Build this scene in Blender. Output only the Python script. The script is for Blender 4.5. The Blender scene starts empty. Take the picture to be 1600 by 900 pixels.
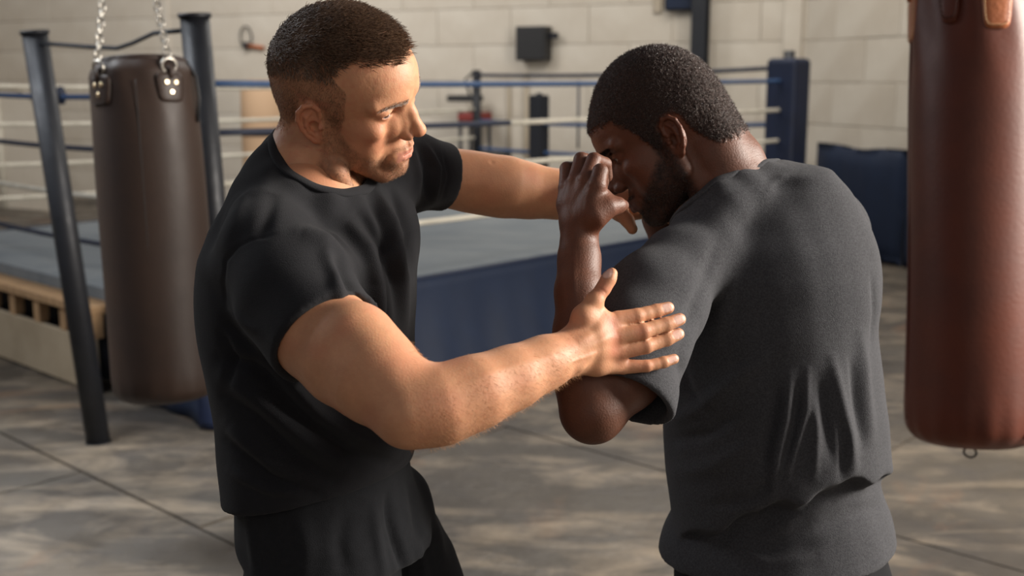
import bpy, bmesh, math, random
import numpy as np
import openvdb
from mathutils import Vector, Matrix, noise as mnoise

# ------------------------------------------------------------------ camera, world, lights, exposure
C = bpy.data.collections.new('gym'); bpy.context.scene.collection.children.link(C)
sc = bpy.context.scene
F_PX = 1778.0; PITCH = math.radians(10.5); CAMZ = 1.65
cam_data = bpy.data.cameras.new('camera'); cam = bpy.data.objects.new('camera', cam_data); C.objects.link(cam)
cam.location = (0, 0, CAMZ); cam.rotation_euler = (math.pi/2 - PITCH, 0, 0)
cam_data.lens = 40.0; cam_data.sensor_width = 36.0; cam_data.clip_start = 0.05; cam_data.clip_end = 100
cam_data.dof.use_dof = True; cam_data.dof.focus_distance = 1.54; cam_data.dof.aperture_fstop = 4.2
sc.camera = cam
world = bpy.data.worlds.new('world'); sc.world = world; world.use_nodes = True
bg = world.node_tree.nodes['Background']; bg.inputs[0].default_value = (0.80, 0.86, 1.0, 1); bg.inputs[1].default_value = 0.13

def area_light(name, loc, aim, sx, sy, power, col):
    l = bpy.data.lights.new(name, 'AREA'); l.shape = 'RECTANGLE'; l.size = sx; l.size_y = sy; l.energy = power; l.color = col
    o = bpy.data.objects.new(name, l); C.objects.link(o); o.location = loc
    o.rotation_euler = (Vector(aim) - Vector(loc)).to_track_quat('-Z', 'Y').to_euler(); return o
area_light('window_light_right', (4.9, 2.1, 2.9), (0.2, 1.5, 1.1), 2.0, 1.6, 770, (1.0, 0.93, 0.84))
area_light('window_light_left', (-4.6, 4.6, 3.6), (-1.6, 4.6, 0.0), 2.0, 1.6, 75, (0.93, 0.96, 1.0))
l_ = area_light('fill_light_near_left', (-2.7, 3.9, 3.4), (-2.1, 3.75, 0.0), .9, .9, 30, (0.9, 0.95, 1.0)); l_.data.spread = math.radians(75)  # added overhead fill that brightens the floor at near left
area_light('fill_light_rear', (1.2, 8.8, 4.6), (1.0, 9.2, 0.0), 3.5, 2.5, 165, (1.0, 0.95, 0.87))  # unseen overhead fill above the rear of the ring
area_light('fill_light_far_left', (-3.6, 9.6, 4.6), (-4.8, 15.0, 1.2), 3.5, 2.5, 250, (1.0, 0.98, 0.95))  # added fill aimed at the far left of the back wall
area_light('fill_light_right', (2.2, -1.4, 3.0), (0.0, 1.7, 1.1), 1.6, 1.3, 15, (1.0, 0.87, 0.74))  # added warm fill from behind the camera, on the right
area_light('fill_light_front', (-0.6, -2.3, 2.6), (0.0, 1.7, 1.1), 1.8, 1.4, 12, (1.0, 0.86, 0.72))  # added weak fill on the camera side, for the near arms
vs = sc.view_settings; vs.view_transform = 'Standard'; vs.look = 'None'; vs.exposure = 0.0; vs.gamma = 1.0; vs.use_curve_mapping = False

# ------------------------------------------------------------------ helpers
cp, sp = math.cos(PITCH), math.sin(PITCH)
def P(x, y, d):                      # photo point at camera depth d -> world
    cx = (x-800)/F_PX*d; cy = (450-y)/F_PX*d
    return np.array([cx, d*cp + cy*sp, CAMZ + cy*cp - d*sp])
def PY(x, y, Y):                     # photo point on the vertical plane at world Y
    cy = (450-y)/F_PX
    return P(x, y, Y/(cp + cy*sp))
def PZ(x, y, z):                     # photo point on a horizontal plane
    cy = (450-y)/F_PX
    return P(x, y, (z-CAMZ)/(cy*cp - sp))
def proj(v):
    x = v[:, 0]; y = v[:, 1]; z = v[:, 2]-CAMZ
    d = y*cp - z*sp; up = y*sp + z*cp
    return 800 + F_PX*x/d, 450 - F_PX*up/d, d
def px2m(r, d): return r*d/F_PX
def sstep(e0, e1, x):
    t = np.clip((x-e0)/(e1-e0), 0, 1); return t*t*(3-2*t)
def srgb(r, g, b):
    f = lambda c: (c/255/12.92 if c/255 <= 0.04045 else ((c/255+0.055)/1.055)**2.4)
    return (f(r), f(g), f(b), 1)

def material(name, base, rough=0.6, metal=0.0, spec=0.5, noise_scale=None, noise_amt=0.3, col2=None, bump=0.0, bump_scale=None,
             sheen=0.0, attr=None, sss=0.0, coat=0.0, detail=5, stretch=None, rough2=None):
    m = bpy.data.materials.new(name); m.use_nodes = True
    nt = m.node_tree; b = nt.nodes['Principled BSDF']; L = nt.links
    b.inputs['Base Color'].default_value = base
    b.inputs['Roughness'].default_value = rough; b.inputs['Metallic'].default_value = metal
    b.inputs['Specular IOR Level'].default_value = spec
    b.inputs['Sheen Weight'].default_value = sheen
    b.inputs['Coat Weight'].default_value = coat
    if sss:
        b.inputs['Subsurface Weight'].default_value = sss
        b.inputs['Subsurface Radius'].default_value = (1.0, 0.35, 0.2)
        b.inputs['Subsurface Scale'].default_value = 0.008
    tc = nt.nodes.new('ShaderNodeTexCoord'); src = tc.outputs['Object']
    if stretch:
        mp = nt.nodes.new('ShaderNodeMapping'); mp.inputs['Scale'].default_value = stretch
        L.new(src, mp.inputs[0]); src = mp.outputs[0]
    colsock = None
    if attr:
        ah = nt.nodes.new('ShaderNodeAttribute'); ah.attribute_name = 'Matte'; hr = nt.nodes.new('ShaderNodeMapRange'); hr.inputs[3].default_value = rough; hr.inputs[4].default_value = .85
        L.new(ah.outputs['Fac'], hr.inputs[0]); L.new(hr.outputs[0], b.inputs['Roughness'])
    if attr:
        at = nt.nodes.new('ShaderNodeAttribute'); at.attribute_name = attr; colsock = at.outputs['Color']
        L.new(colsock, b.inputs['Base Color'])
    if noise_scale:
        n = nt.nodes.new('ShaderNodeTexNoise'); n.inputs['Scale'].default_value = noise_scale; n.inputs['Detail'].default_value = detail
        n.inputs['Roughness'].default_value = 0.62
        L.new(src, n.inputs['Vector'])
        r = nt.nodes.new('ShaderNodeValToRGB'); r.color_ramp.elements[0].position = 0.36; r.color_ramp.elements[1].position = 0.66
        L.new(n.outputs['Fac'], r.inputs[0])
        mx = nt.nodes.new('ShaderNodeMix'); mx.data_type = 'RGBA'
        mf = nt.nodes.new('ShaderNodeMath'); mf.operation = 'MULTIPLY'; mf.inputs[1].default_value = noise_amt
        L.new(r.outputs[0], mf.inputs[0]); L.new(mf.outputs[0], mx.inputs[0])
        if colsock: L.new(colsock, mx.inputs[6])
        else: mx.inputs[6].default_value = base
        mx.inputs[7].default_value = col2 or tuple(c*0.5 for c in base[:3])+(1,)
        L.new(mx.outputs[2], b.inputs['Base Color'])
        if rough2 is not None:
            mr = nt.nodes.new('ShaderNodeMapRange'); mr.inputs[3].default_value = rough; mr.inputs[4].default_value = rough2
            L.new(r.outputs[0], mr.inputs[0]); L.new(mr.outputs[0], b.inputs['Roughness'])
    if bump:
        n2 = nt.nodes.new('ShaderNodeTexNoise'); n2.inputs['Scale'].default_value = bump_scale or 200; n2.inputs['Detail'].default_value = 4
        L.new(src, n2.inputs['Vector'])
        bp = nt.nodes.new('ShaderNodeBump'); bp.inputs['Strength'].default_value = min(1, bump); bp.inputs['Distance'].default_value = 0.002*max(1, bump)
        L.new(n2.outputs['Fac'], bp.inputs['Height']); L.new(bp.outputs[0], b.inputs['Normal'])
    return m

def tag(o, label=None, cat=None, group=None, kind=None):
    if label: o['label'] = label
    if cat: o['category'] = cat
    if group: o['group'] = group
    if kind: o['kind'] = kind
    return o
def empty(name, loc, label=None, cat=None, group=None, rot=None):
    o = bpy.data.objects.new(name, None); o.empty_display_size = 0.1; C.objects.link(o); o.location = loc
    if rot: o.rotation_euler = rot
    return tag(o, label, cat, group)
bpy_update = lambda: bpy.context.view_layer.update()
def link(name, me, mat, parent=None, smooth=True):
    if mat is not None and len(me.materials) == 0: me.materials.append(mat)
    o = bpy.data.objects.new(name, me); C.objects.link(o)
    if smooth and len(me.polygons): me.shade_smooth()
    if parent is not None: o.parent = parent        # part meshes are written in the parent's own frame
    return o
def pydata(name, verts, faces, mat, parent=None, smooth=False):
    me = bpy.data.meshes.new(name); me.from_pydata([tuple(v) for v in verts], [], faces); me.update()
    return link(name, me, mat, parent, smooth)
def to_local(parent, v):             # world verts -> frame of an unparented, unrotated empty
    return np.asarray(v) - np.array(parent.location)

def box_vf(c, h, R=None):
    vs_ = [np.array([sx*h[0], sy*h[1], sz*h[2]]) for sx in (-1, 1) for sy in (-1, 1) for sz in (-1, 1)]
    if R is not None: vs_ = [np.array(R) @ v for v in vs_]
    return [v+np.array(c) for v in vs_], [(0, 1, 3, 2), (4, 6, 7, 5), (0, 4, 5, 1), (2, 3, 7, 6), (0, 2, 6, 4), (1, 5, 7, 3)]
def bevelled(name, c, h, mat, parent=None, bev=0.01, seg=2, R=None):
    v, f = box_vf(c, h, R)
    me = bpy.data.meshes.new(name); me.from_pydata([tuple(x) for x in v], [], f)
    b = bmesh.new(); b.from_mesh(me); bmesh.ops.recalc_face_normals(b, faces=b.faces)
    if bev: bmesh.ops.bevel(b, geom=list(b.edges), offset=bev, segments=seg, profile=0.5, affect='EDGES')
    b.to_mesh(me); b.free()
    return link(name, me, mat, parent, False)
def frame_of(d):
    d = np.array(d, float); d /= np.linalg.norm(d)
    a = np.array([0, 0, 1.0]) if abs(d[2]) < 0.9 else np.array([1.0, 0, 0])
    u = np.cross(a, d); u /= np.linalg.norm(u); return u, np.cross(d, u), d
def tube_vf(pts, radii, n=12, caps=True, closed=False, v0=0):
    pts = [np.array(p, float) for p in pts]; m = len(pts)
    if np.isscalar(radii): radii = [radii]*m
    V, Fc = [], []; u = None
    for i, p in enumerate(pts):
        if closed: d = pts[(i+1) % m]-pts[i-1]
        else: d = pts[min(i+1, m-1)]-pts[max(i-1, 0)]
        if u is None: u, w, d = frame_of(d)
        else:
            d = d/np.linalg.norm(d); u = u-d*np.dot(u, d); u /= np.linalg.norm(u); w = np.cross(d, u)
        for k in range(n):
            a = 2*math.pi*k/n; V.append(p+radii[i]*(math.cos(a)*u+math.sin(a)*w))
    for i in range(m if closed else m-1):
        j = (i+1) % m
        for k in range(n):
            k2 = (k+1) % n; Fc.append((v0+i*n+k, v0+i*n+k2, v0+j*n+k2, v0+j*n+k))
    if caps and not closed:
        Fc.append(tuple(v0+k for k in reversed(range(n)))); Fc.append(tuple(v0+(m-1)*n+k for k in range(n)))
    return V, Fc
def tube(name, pts, radii, mat, parent=None, n=12, closed=False, smooth=True):
    if parent is not None and parent.type == 'EMPTY': pts = [np.array(p)-np.array(parent.location) for p in pts]
    V, Fc = tube_vf(pts, radii, n, True, closed)
    o = pydata(name, V, Fc, mat, parent, False)
    if smooth:
        for p in o.data.polygons: p.use_smooth = len(p.vertices) == 4
    return o

# ------------------------------------------------------------------ signed-distance modelling
class Vol:
    def __init__(s, lo, hi, h, km=.02):
        s.lo = np.array(lo, float); s.h = h
        s.n = np.ceil((np.array(hi)-s.lo)/h).astype(int)+1
        s.F = np.full(s.n, 100.0, np.float32); s.km = km
    def win(s, lo, hi):
        i0 = np.clip(np.floor((lo-s.lo)/s.h).astype(int), 0, s.n); i1 = np.clip(np.ceil((hi-s.lo)/s.h).astype(int)+1, 0, s.n)
        if np.any(i1 <= i0): return None
        ax = [(s.lo[k]+s.h*np.arange(i0[k], i1[k])).astype(np.float32) for k in range(3)]
        return tuple(slice(i0[k], i1[k]) for k in range(3)), ax[0][:, None, None], ax[1][None, :, None], ax[2][None, None, :]
    def put(s, lo, hi, fn, k=0.0, op='u'):
        m = max(k, s.km) + 3*s.h
        w = s.win(np.array(lo)-m, np.array(hi)+m)
        if w is None: return
        sl, X, Y, Z = w; d = fn(X, Y, Z).astype(np.float32); A = s.F[sl]
        if op == 'u': 
            r = np.minimum(A, d)
            if k > 0: hh = np.maximum(k-np.abs(A-d), 0)/k; r = r - hh*hh*k*0.25
        elif op == 's':
            d = -d; r = np.maximum(A, d)
            if k > 0: hh = np.maximum(k-np.abs(A-d), 0)/k; r = r + hh*hh*k*0.25
        s.F[sl] = r
    def cone(s, a, b, ra, rb, k=0.0, op='u', cuts=()):
        a = np.array(a, float); b = np.array(b, float); ba = b-a; L2 = max(float(ba@ba), 1e-12); rm = max(ra, rb)
        def fn(X, Y, Z):
            t = np.clip(((X-a[0])*ba[0]+(Y-a[1])*ba[1]+(Z-a[2])*ba[2])/L2, 0, 1)
            d = np.sqrt((X-a[0]-t*ba[0])**2+(Y-a[1]-t*ba[1])**2+(Z-a[2]-t*ba[2])**2)-(ra+t*(rb-ra))
            for (p, n) in cuts: d = np.maximum(d, (X-p[0])*n[0]+(Y-p[1])*n[1]+(Z-p[2])*n[2])
            return d
        s.put(np.minimum(a, b)-rm, np.maximum(a, b)+rm, fn, k, op)
    def chain(s, pts, k=0.0, op='u', cuts=()):
        for (p, r), (q, t) in zip(pts[:-1], pts[1:]): s.cone(p, q, r, t, k, op, cuts)
    def ell(s, c, r, k=0.0, op='u', R=None):
        c = np.array(c, float); r = np.array(r, float); R = np.eye(3) if R is None else np.array(R)
        e = np.sqrt(((R*r)**2).sum(1))
        def fn(X, Y, Z):
            x, y, z = X-c[0], Y-c[1], Z-c[2]
            q = [R[0, i]*x+R[1, i]*y+R[2, i]*z for i in range(3)]
            k0 = np.sqrt(sum((q[i]/r[i])**2 for i in range(3))); k1 = np.sqrt(sum((q[i]/r[i]**2)**2 for i in range(3)))+1e-9
            return np.where(k0 < 0.05, -r.min(), k0*(k0-1)/k1)
        s.put(c-e, c+e, fn, k, op)
    def loft(s, rows, k=0.0, op='u', pw=2.05, grow=0.0, zr=None):
        # rows: (z, cx, cy, lateral a, forward b, phi) ; smooth interpolation over z
        rows = sorted(rows, key=lambda r: r[0]); A = np.array(rows, float); zs = A[:, 0]
        z0, z1 = zr or (zs[0], zs[-1]); rm = A[:, 3:5].max()+grow
        def fn(X, Y, Z):
            z = Z.ravel()
            # Catmull-style smooth interpolation
            def ip(c):
                m = np.gradient(A[:, c], zs); i = np.clip(np.searchsorted(zs, z)-1, 0, len(zs)-2)
                hgt = zs[i+1]-zs[i]; t = np.clip((z-zs[i])/hgt, 0, 1)
                return ((2*t**3-3*t**2+1)*A[i, c]+(t**3-2*t**2+t)*hgt*m[i]+(-2*t**3+3*t**2)*A[i+1, c]+(t**3-t**2)*hgt*m[i+1])[None, None, :]
            cx, cy, a, b, ph = (ip(c) for c in (1, 2, 3, 4, 5)); a = a+grow; b = b+grow
            x, y = X-cx, Y-cy; u = x*np.cos(ph)+y*np.sin(ph); v = -x*np.sin(ph)+y*np.cos(ph)
            q = (np.abs(u/b)**pw+np.abs(v/a)**pw)**(1/pw)+1e-6
            rad = np.sqrt(u*u+v*v)
            d = (q-1)*np.where(q > 0.3, rad/q, np.minimum(a, b))*0.96
            return np.maximum(np.maximum(d, Z-z1), z0-Z)
        s.put([A[:, 1].min()-rm, A[:, 2].min()-rm, z0], [A[:, 1].max()+rm, A[:, 2].max()+rm, z1], fn, k, op)
    def blur(s, n=1):
        for _ in range(n):
            for ax in range(3):
                s.F = (np.roll(s.F, 1, ax)+2*s.F+np.roll(s.F, -1, ax))*0.25
    def mesh(s):
        lim = 3.5*s.h
        A = np.clip(s.F, -lim, lim).astype(np.float32)
        for ax in range(3):
            for e in (0, -1):
                ix = [slice(None)]*3; ix[ax] = e; A[tuple(ix)] = lim
        g = openvdb.FloatGrid(background=float(lim)); g.copyFromArray(A)
        pts, quads = g.convertToPolygons(isovalue=0.0)[:2] if False else _vdbmesh(g)
        return pts*s.h + s.lo, quads
def _vdbmesh(g):
    r = g.convertToPolygons(0.0)
    if len(r) == 2: return np.array(r[0]), np.array(r[1])
    return np.array(r[0]), np.array(r[-1])
def fast_mesh(name, V, Q):
    me = bpy.data.meshes.new(name); V = np.ascontiguousarray(V, np.float32); Q = np.ascontiguousarray(Q, np.int32)
    me.vertices.add(len(V)); me.vertices.foreach_set('co', V.ravel())
    me.loops.add(Q.size); me.loops.foreach_set('vertex_index', Q.ravel())
    me.polygons.add(len(Q)); me.polygons.foreach_set('loop_start', np.arange(0, Q.size, Q.shape[1], dtype=np.int32))
    me.polygons.foreach_set('use_smooth', np.ones(len(Q), bool))
    me.update(calc_edges=True); me.validate(); return me
def vnormals(V, Q):
    a = V[Q[:, 2]]-V[Q[:, 0]]; b = V[Q[:, 3]]-V[Q[:, 1]]; n = np.cross(a, b); N = np.zeros_like(V)
    for k in range(4): 
        for c in range(3): N[:, c] += np.bincount(Q[:, k], n[:, c], len(V))
    return N/(np.linalg.norm(N, axis=1, keepdims=True)+1e-12)
def orient(V, Q):                     # outward faces
    n = vnormals(V, Q); i = np.argmax(V[:, 2])
    return Q if n[i, 2] > 0 else Q[:, ::-1]
def relax(V, Q, it=1, lam=0.5):
    for _ in range(it):
        S = np.zeros_like(V); c = np.zeros(len(V))
        for a, b in ((0, 1), (1, 2), (2, 3), (3, 0)):
            for k in range(3):
                S[:, k] += np.bincount(Q[:, a], V[Q[:, b], k], len(V))+np.bincount(Q[:, b], V[Q[:, a], k], len(V))
            c += np.bincount(Q[:, a], minlength=len(V))+np.bincount(Q[:, b], minlength=len(V))
        V = V+lam*(S/np.maximum(c, 1)[:, None]-V)
    return V
def set_color(me, name, col):
    a = me.color_attributes.new(name, 'FLOAT_COLOR', 'POINT'); c = np.ones((len(me.vertices), 4), np.float32); c[:, :3] = col
    a.data.foreach_set('color', c.ravel())
def fsample(v, p):                     # trilinear sample of a volume's field at one world point
    q = (np.array(p)-v.lo)/v.h; i = np.clip(np.floor(q).astype(int), 0, v.n-2); f = q-i; B = v.F[i[0]:i[0]+2, i[1]:i[1]+2, i[2]:i[2]+2]
    B = B[0]*(1-f[0])+B[1]*f[0]; B = B[0]*(1-f[1])+B[1]*f[1]; return B[0]*(1-f[2])+B[1]*f[2]
def noise3(V, scale, seed=0.0):       # cheap smooth noise from rotated sines, about -1..1
    r = np.random.RandomState(int(seed*7+3)); out = np.zeros(len(V))
    for _ in range(7):
        k = r.normal(size=3); k /= np.linalg.norm(k); out += np.sin(V @ k*scale*r.uniform(0.7, 1.5)*6.28+r.uniform(0, 6.28))
    return out/3.2
def vnoise(V, scale, seed=0):         # value noise on an integer lattice, 0..1
    p = V*scale+seed*17.3; i = np.floor(p).astype(np.int64); f = p-i; f = f*f*(3-2*f); out = 0
    for dx in (0, 1):
        for dy in (0, 1):
            for dz in (0, 1):
                h = ((i[:, 0]+dx)*73856093 ^ (i[:, 1]+dy)*19349663 ^ (i[:, 2]+dz)*83492791) & 0xffffff
                h = ((h*1103515245+12345) >> 8) & 0xffff
                w = (f[:, 0] if dx else 1-f[:, 0])*(f[:, 1] if dy else 1-f[:, 1])*(f[:, 2] if dz else 1-f[:, 2])
                out = out+w*h/65535.0
    return out
def stroke_disp(V, N, strokes):       # cloth folds: ridges (+) and grooves (-) along lines seen from the front side
    x, y, d = proj(V); view = V-np.array([0, 0, CAMZ]); view /= np.linalg.norm(view, axis=1, keepdims=True)
    facing = sstep(-0.1, 0.35, -(N*view).sum(1)); D = np.zeros(len(V))
    for pts, w, amp in strokes:
        pts = np.array(pts, float); seg = np.linalg.norm(np.diff(pts, axis=0), axis=1); tot = seg.sum(); acc = 0
        best = np.full(len(V), 1e9); tt = np.zeros(len(V))
        near = (x > pts[:, 0].min()-3*w) & (x < pts[:, 0].max()+3*w) & (y > pts[:, 1].min()-3*w) & (y < pts[:, 1].max()+3*w)
        idx = np.nonzero(near)[0]
        if len(idx) == 0: continue
        xx, yy = x[idx], y[idx]; bb = best[idx]; t2 = tt[idx]
        for a, b, L in zip(pts[:-1], pts[1:], seg):
            ab = b-a; t = np.clip(((xx-a[0])*ab[0]+(yy-a[1])*ab[1])/(L*L), 0, 1)
            dd = np.hypot(xx-a[0]-t*ab[0], yy-a[1]-t*ab[1]); m = dd < bb; bb[m] = dd[m]; t2[m] = ((acc+t*L)/tot)[m]; acc += L
        D[idx] += amp*np.exp(-(bb/w)**2)*np.sqrt(np.clip(np.sin(np.clip(t2, 0.02, 0.98)*math.pi), 0, 1))
    return D*facing
# ------------------------------------------------------------------ materials of the room
M_floor = bpy.data.materials.new('stained_concrete'); M_floor.use_nodes = True
def _floor():
    nt = M_floor.node_tree; L = nt.links; b = nt.nodes['Principled BSDF']
    g = nt.nodes.new('ShaderNodeNewGeometry')
    def nz(scale, detail, lo, hi, dist=0.0, st=None):
        src = g.outputs['Position']
        if st:
            mp = nt.nodes.new('ShaderNodeMapping'); mp.inputs['Scale'].default_value = st; mp.inputs['Rotation'].default_value = (0, 0, .8); L.new(src, mp.inputs[0]); src = mp.outputs[0]
        n = nt.nodes.new('ShaderNodeTexNoise'); n.inputs['Scale'].default_value = scale; n.inputs['Detail'].default_value = detail; n.inputs['Roughness'].default_value = .6; n.inputs['Distortion'].default_value = dist
        L.new(src, n.inputs['Vector']); r = nt.nodes.new('ShaderNodeMapRange'); r.inputs[1].default_value = lo; r.inputs[2].default_value = hi; L.new(n.outputs['Fac'], r.inputs[0]); return r.outputs[0]
    def mix(f, a, c):
        m = nt.nodes.new('ShaderNodeMix'); m.data_type = 'RGBA'; L.new(f, m.inputs[0])
        for s, i in ((a, 6), (c, 7)):
            if isinstance(s, tuple): m.inputs[i].default_value = s
            else: L.new(s, m.inputs[i])
        return m.outputs[2]
    a = mix(nz(.7, 6, .36, .64, .8), srgb(56, 51, 47), srgb(84, 77, 68))
    a = mix(nz(1.6, 7, .47, .78, .8, (1, 2.6, 1)), a, srgb(144, 130, 112))
    a = mix(nz(1.1, 5, .58, .80, .8), a, srgb(126, 92, 66))
    a = mix(nz(6, 6, .50, .80, .5), a, srgb(72, 67, 63))
    L.new(a, b.inputs['Base Color'])
    rr = nt.nodes.new('ShaderNodeMapRange'); rr.inputs[3].default_value = .38; rr.inputs[4].default_value = .75; L.new(nz(3.2, 5, .4, .65), rr.inputs[0]); L.new(rr.outputs[0], b.inputs['Roughness'])
    bp = nt.nodes.new('ShaderNodeBump'); bp.inputs['Strength'].default_value = .5; bp.inputs['Distance'].default_value = .01; L.new(nz(9, 8, .2, .8), bp.inputs['Height']); L.new(bp.outputs[0], b.inputs['Normal'])
_floor()
M_wall = material('painted_block', srgb(197, 189, 176), .82, spec=.25, noise_scale=1.4, noise_amt=.55, col2=srgb(172, 160, 144), bump=1.5, bump_scale=22, detail=8)
M_joint = material('dirty_mortar', srgb(166, 155, 139), .95, spec=.1, noise_scale=3, noise_amt=.6, col2=srgb(168, 155, 134))
M_blue = material('navy_vinyl', srgb(20, 33, 56), .7, spec=.35, noise_scale=3, noise_amt=.5, col2=srgb(15, 24, 42), bump=.6, bump_scale=14)
M_bluepad = material('blue_vinyl_pad', srgb(15, 25, 48), .6, spec=.4, noise_scale=6, noise_amt=.4, col2=srgb(18, 32, 64))
M_canvas = material('ring_canvas', srgb(118, 122, 124), .85, spec=.2, noise_scale=1.8, noise_amt=.6, col2=srgb(88, 96, 104), bump=.4, bump_scale=30, stretch=(1, 3, 1))
M_wood = material('worn_timber', srgb(176, 142, 104), .75, noise_scale=6, noise_amt=.6, col2=srgb(112, 84, 58), stretch=(1, 6, 1))
M_cream = material('cream_board', srgb(172, 156, 132), .8, noise_scale=3, noise_amt=.5, col2=srgb(140, 124, 100))
M_steel = material('black_painted_steel', srgb(30, 31, 35), .42, .25, noise_scale=7, noise_amt=.55, col2=srgb(18, 21, 30), rough2=.6, bump=.5, bump_scale=30)
M_rope_b = material('blue_rope', srgb(40, 68, 108), .6, noise_scale=12, noise_amt=.35, col2=srgb(60, 82, 108))
M_rope_d = material('dark_rope', srgb(30, 36, 54), .7)
M_rope_w = material('white_rope', srgb(196, 190, 176), .75, noise_scale=9, noise_amt=.5, col2=srgb(150, 142, 126))
M_black = material('black_plastic', srgb(30, 29, 30), .6)
M_dark = material('dark_void', srgb(20, 22, 30), .9)
M_red = material('faded_red_paint', srgb(122, 44, 38), .6)
M_rust = material('rusty_pipe', srgb(168, 96, 58), .7, .2)
M_chrome = material('galvanised_steel', srgb(196, 190, 180), .32, .95)
M_bag_brown = material('dark_brown_leather', srgb(56, 42, 35), .46, spec=.3, noise_scale=5, noise_amt=.55, col2=srgb(42, 32, 28), bump=.3, bump_scale=90, rough2=.55)
M_bag_tan = material('oxblood_leather', srgb(92, 45, 30), .42, spec=.3, noise_scale=4, noise_amt=.5, col2=srgb(62, 32, 25), bump=.25, bump_scale=90, rough2=.5)
M_patch = material('tan_leather', srgb(168, 96, 52), .45, noise_scale=12, noise_amt=.5, col2=srgb(120, 62, 34), bump=.8, bump_scale=80)
M_thread = material('light_stitching', srgb(206, 178, 132), .7)
M_brass = material('polished_rivet', srgb(226, 204, 168), .28, .9)

# ------------------------------------------------------------------ floor: slabs laid at an angle
e1 = np.array([.735, -.678, 0]); e2 = np.array([.678, .735, 0]); c0 = PZ(310, 825, 0); c0[2] = 0
def slab(a0, a1, b0, b1, dz=0.0, g=.006):
    q = [c0+e1*(a0+g)+e2*(b0+g), c0+e1*(a1-g)+e2*(b0+g), c0+e1*(a1-g)+e2*(b1-g), c0+e1*(a0+g)+e2*(b1-g)]
    Vv = [p+[0, 0, dz] for p in q]+[p+[0, 0, -.04] for p in q]
    return Vv, [(0, 1, 2, 3), (7, 6, 5, 4), (0, 4, 5, 1), (1, 5, 6, 2), (2, 6, 7, 3), (3, 7, 4, 0)]
fl = pydata('floor', [(-16, -4, -.02), (10, -4, -.02), (10, 22, -.02), (-16, 22, -.02)], [(0, 1, 2, 3)], M_dark); fl['kind'] = 'structure'
for a0, a1, b0, b1, dz in ((-3.4, 0, 0, 1.69, .004), (0, 14, 0, 1.69, 0), (-16, -3.4, 0, 1.69, 0), (-16, 1.5, 1.69, 22, 0), (1.5, 16, 1.69, 22, -.001), (-16, -.9, -12, 0, 0), (-.9, 16, -12, 0, 0)):
    V, Fc = slab(a0, a1, b0, b1, dz); pydata('slab', V, Fc, M_floor, fl)

# ------------------------------------------------------------------ walls of painted blocks
rnd = random.Random(4)
def block_wall(name, p0, p1, zt, bw, bh, mat, thick=.25, nrows=None):
    p0 = np.array([p0[0], p0[1], 0.]); p1 = np.array([p1[0], p1[1], 0.]); d = p1-p0; L = np.linalg.norm(d); d /= L; n = np.array([d[1], -d[0], 0.])
    if n @ (np.array([0, 3., 0])-p0) < 0: n = -n                        # towards the hall
    c = (p0+p1)/2-n*(thick/2+.012); R = np.column_stack([d, n, [0, 0, 1.]])
    w = bevelled(name, c+[0, 0, zt/2], (L/2, thick/2, zt/2), M_joint, None, 0, 1, R); w['kind'] = 'structure'
    me_cache = {}
    rows = int(math.ceil(zt/bh)); bg = .004
    for r in range(rows):
        z0 = r*bh; z1 = min(zt, z0+bh); s = 0.0 if r % 2 == 0 else -bw/2
        while s < L-.05:
            a0, a1 = max(0, s)+bg/2, min(L, s+bw)-bg/2; s += bw
            if a1-a0 < .05: continue
            key = (round(a1-a0, 3), round(z1-z0, 3))
            if key not in me_cache:
                hw, hh = (a1-a0)/2, (z1-z0-bg)/2; y0, y1, ch = -.03, .008, .005
                vv = [(-hw, y0, -hh), (hw, y0, -hh), (hw, y0, hh), (-hw, y0, hh), (-hw, y1-ch, -hh), (hw, y1-ch, -hh), (hw, y1-ch, hh), (-hw, y1-ch, hh),
                      (-hw+ch, y1, -hh+ch), (hw-ch, y1, -hh+ch), (hw-ch, y1, hh-ch), (-hw+ch, y1, hh-ch)]
                vv = [R @ np.array(x) for x in vv]
                ff = [(8, 9, 10, 11), (4, 5, 9, 8), (5, 6, 10, 9), (6, 7, 11, 10), (7, 4, 8, 11), (0, 1, 5, 4), (1, 2, 6, 5), (2, 3, 7, 6), (3, 0, 4, 7)]
                me = bpy.data.meshes.new('block'); me.from_pydata([tuple(x) for x in vv], [], ff); me.materials.append(mat); me_cache[key] = me
            o = bpy.data.objects.new('block', me_cache[key]); C.objects.link(o); o.parent = w
            o.location = tuple(p0+d*(a0+a1)/2+[0, 0, (z0+z1)/2]+n*rnd.uniform(-.002, .0035))
    return w, d, n
wb0 = np.array([2.90, 11.45]); wbl = np.array([-8.6, 16.9])
block_wall('wall_back', wb0, wbl, 3.6, .92, .40, M_wall)
block_wall('wall_right', wb0, (5.1, 5.6), 3.6, .92, .40, M_wall)
wl = bevelled('wall_left', (-8.75, 9.5, 1.8), (.12, 7.4, 1.8), M_wall, None, 0); wl['kind'] = 'structure'
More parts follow.
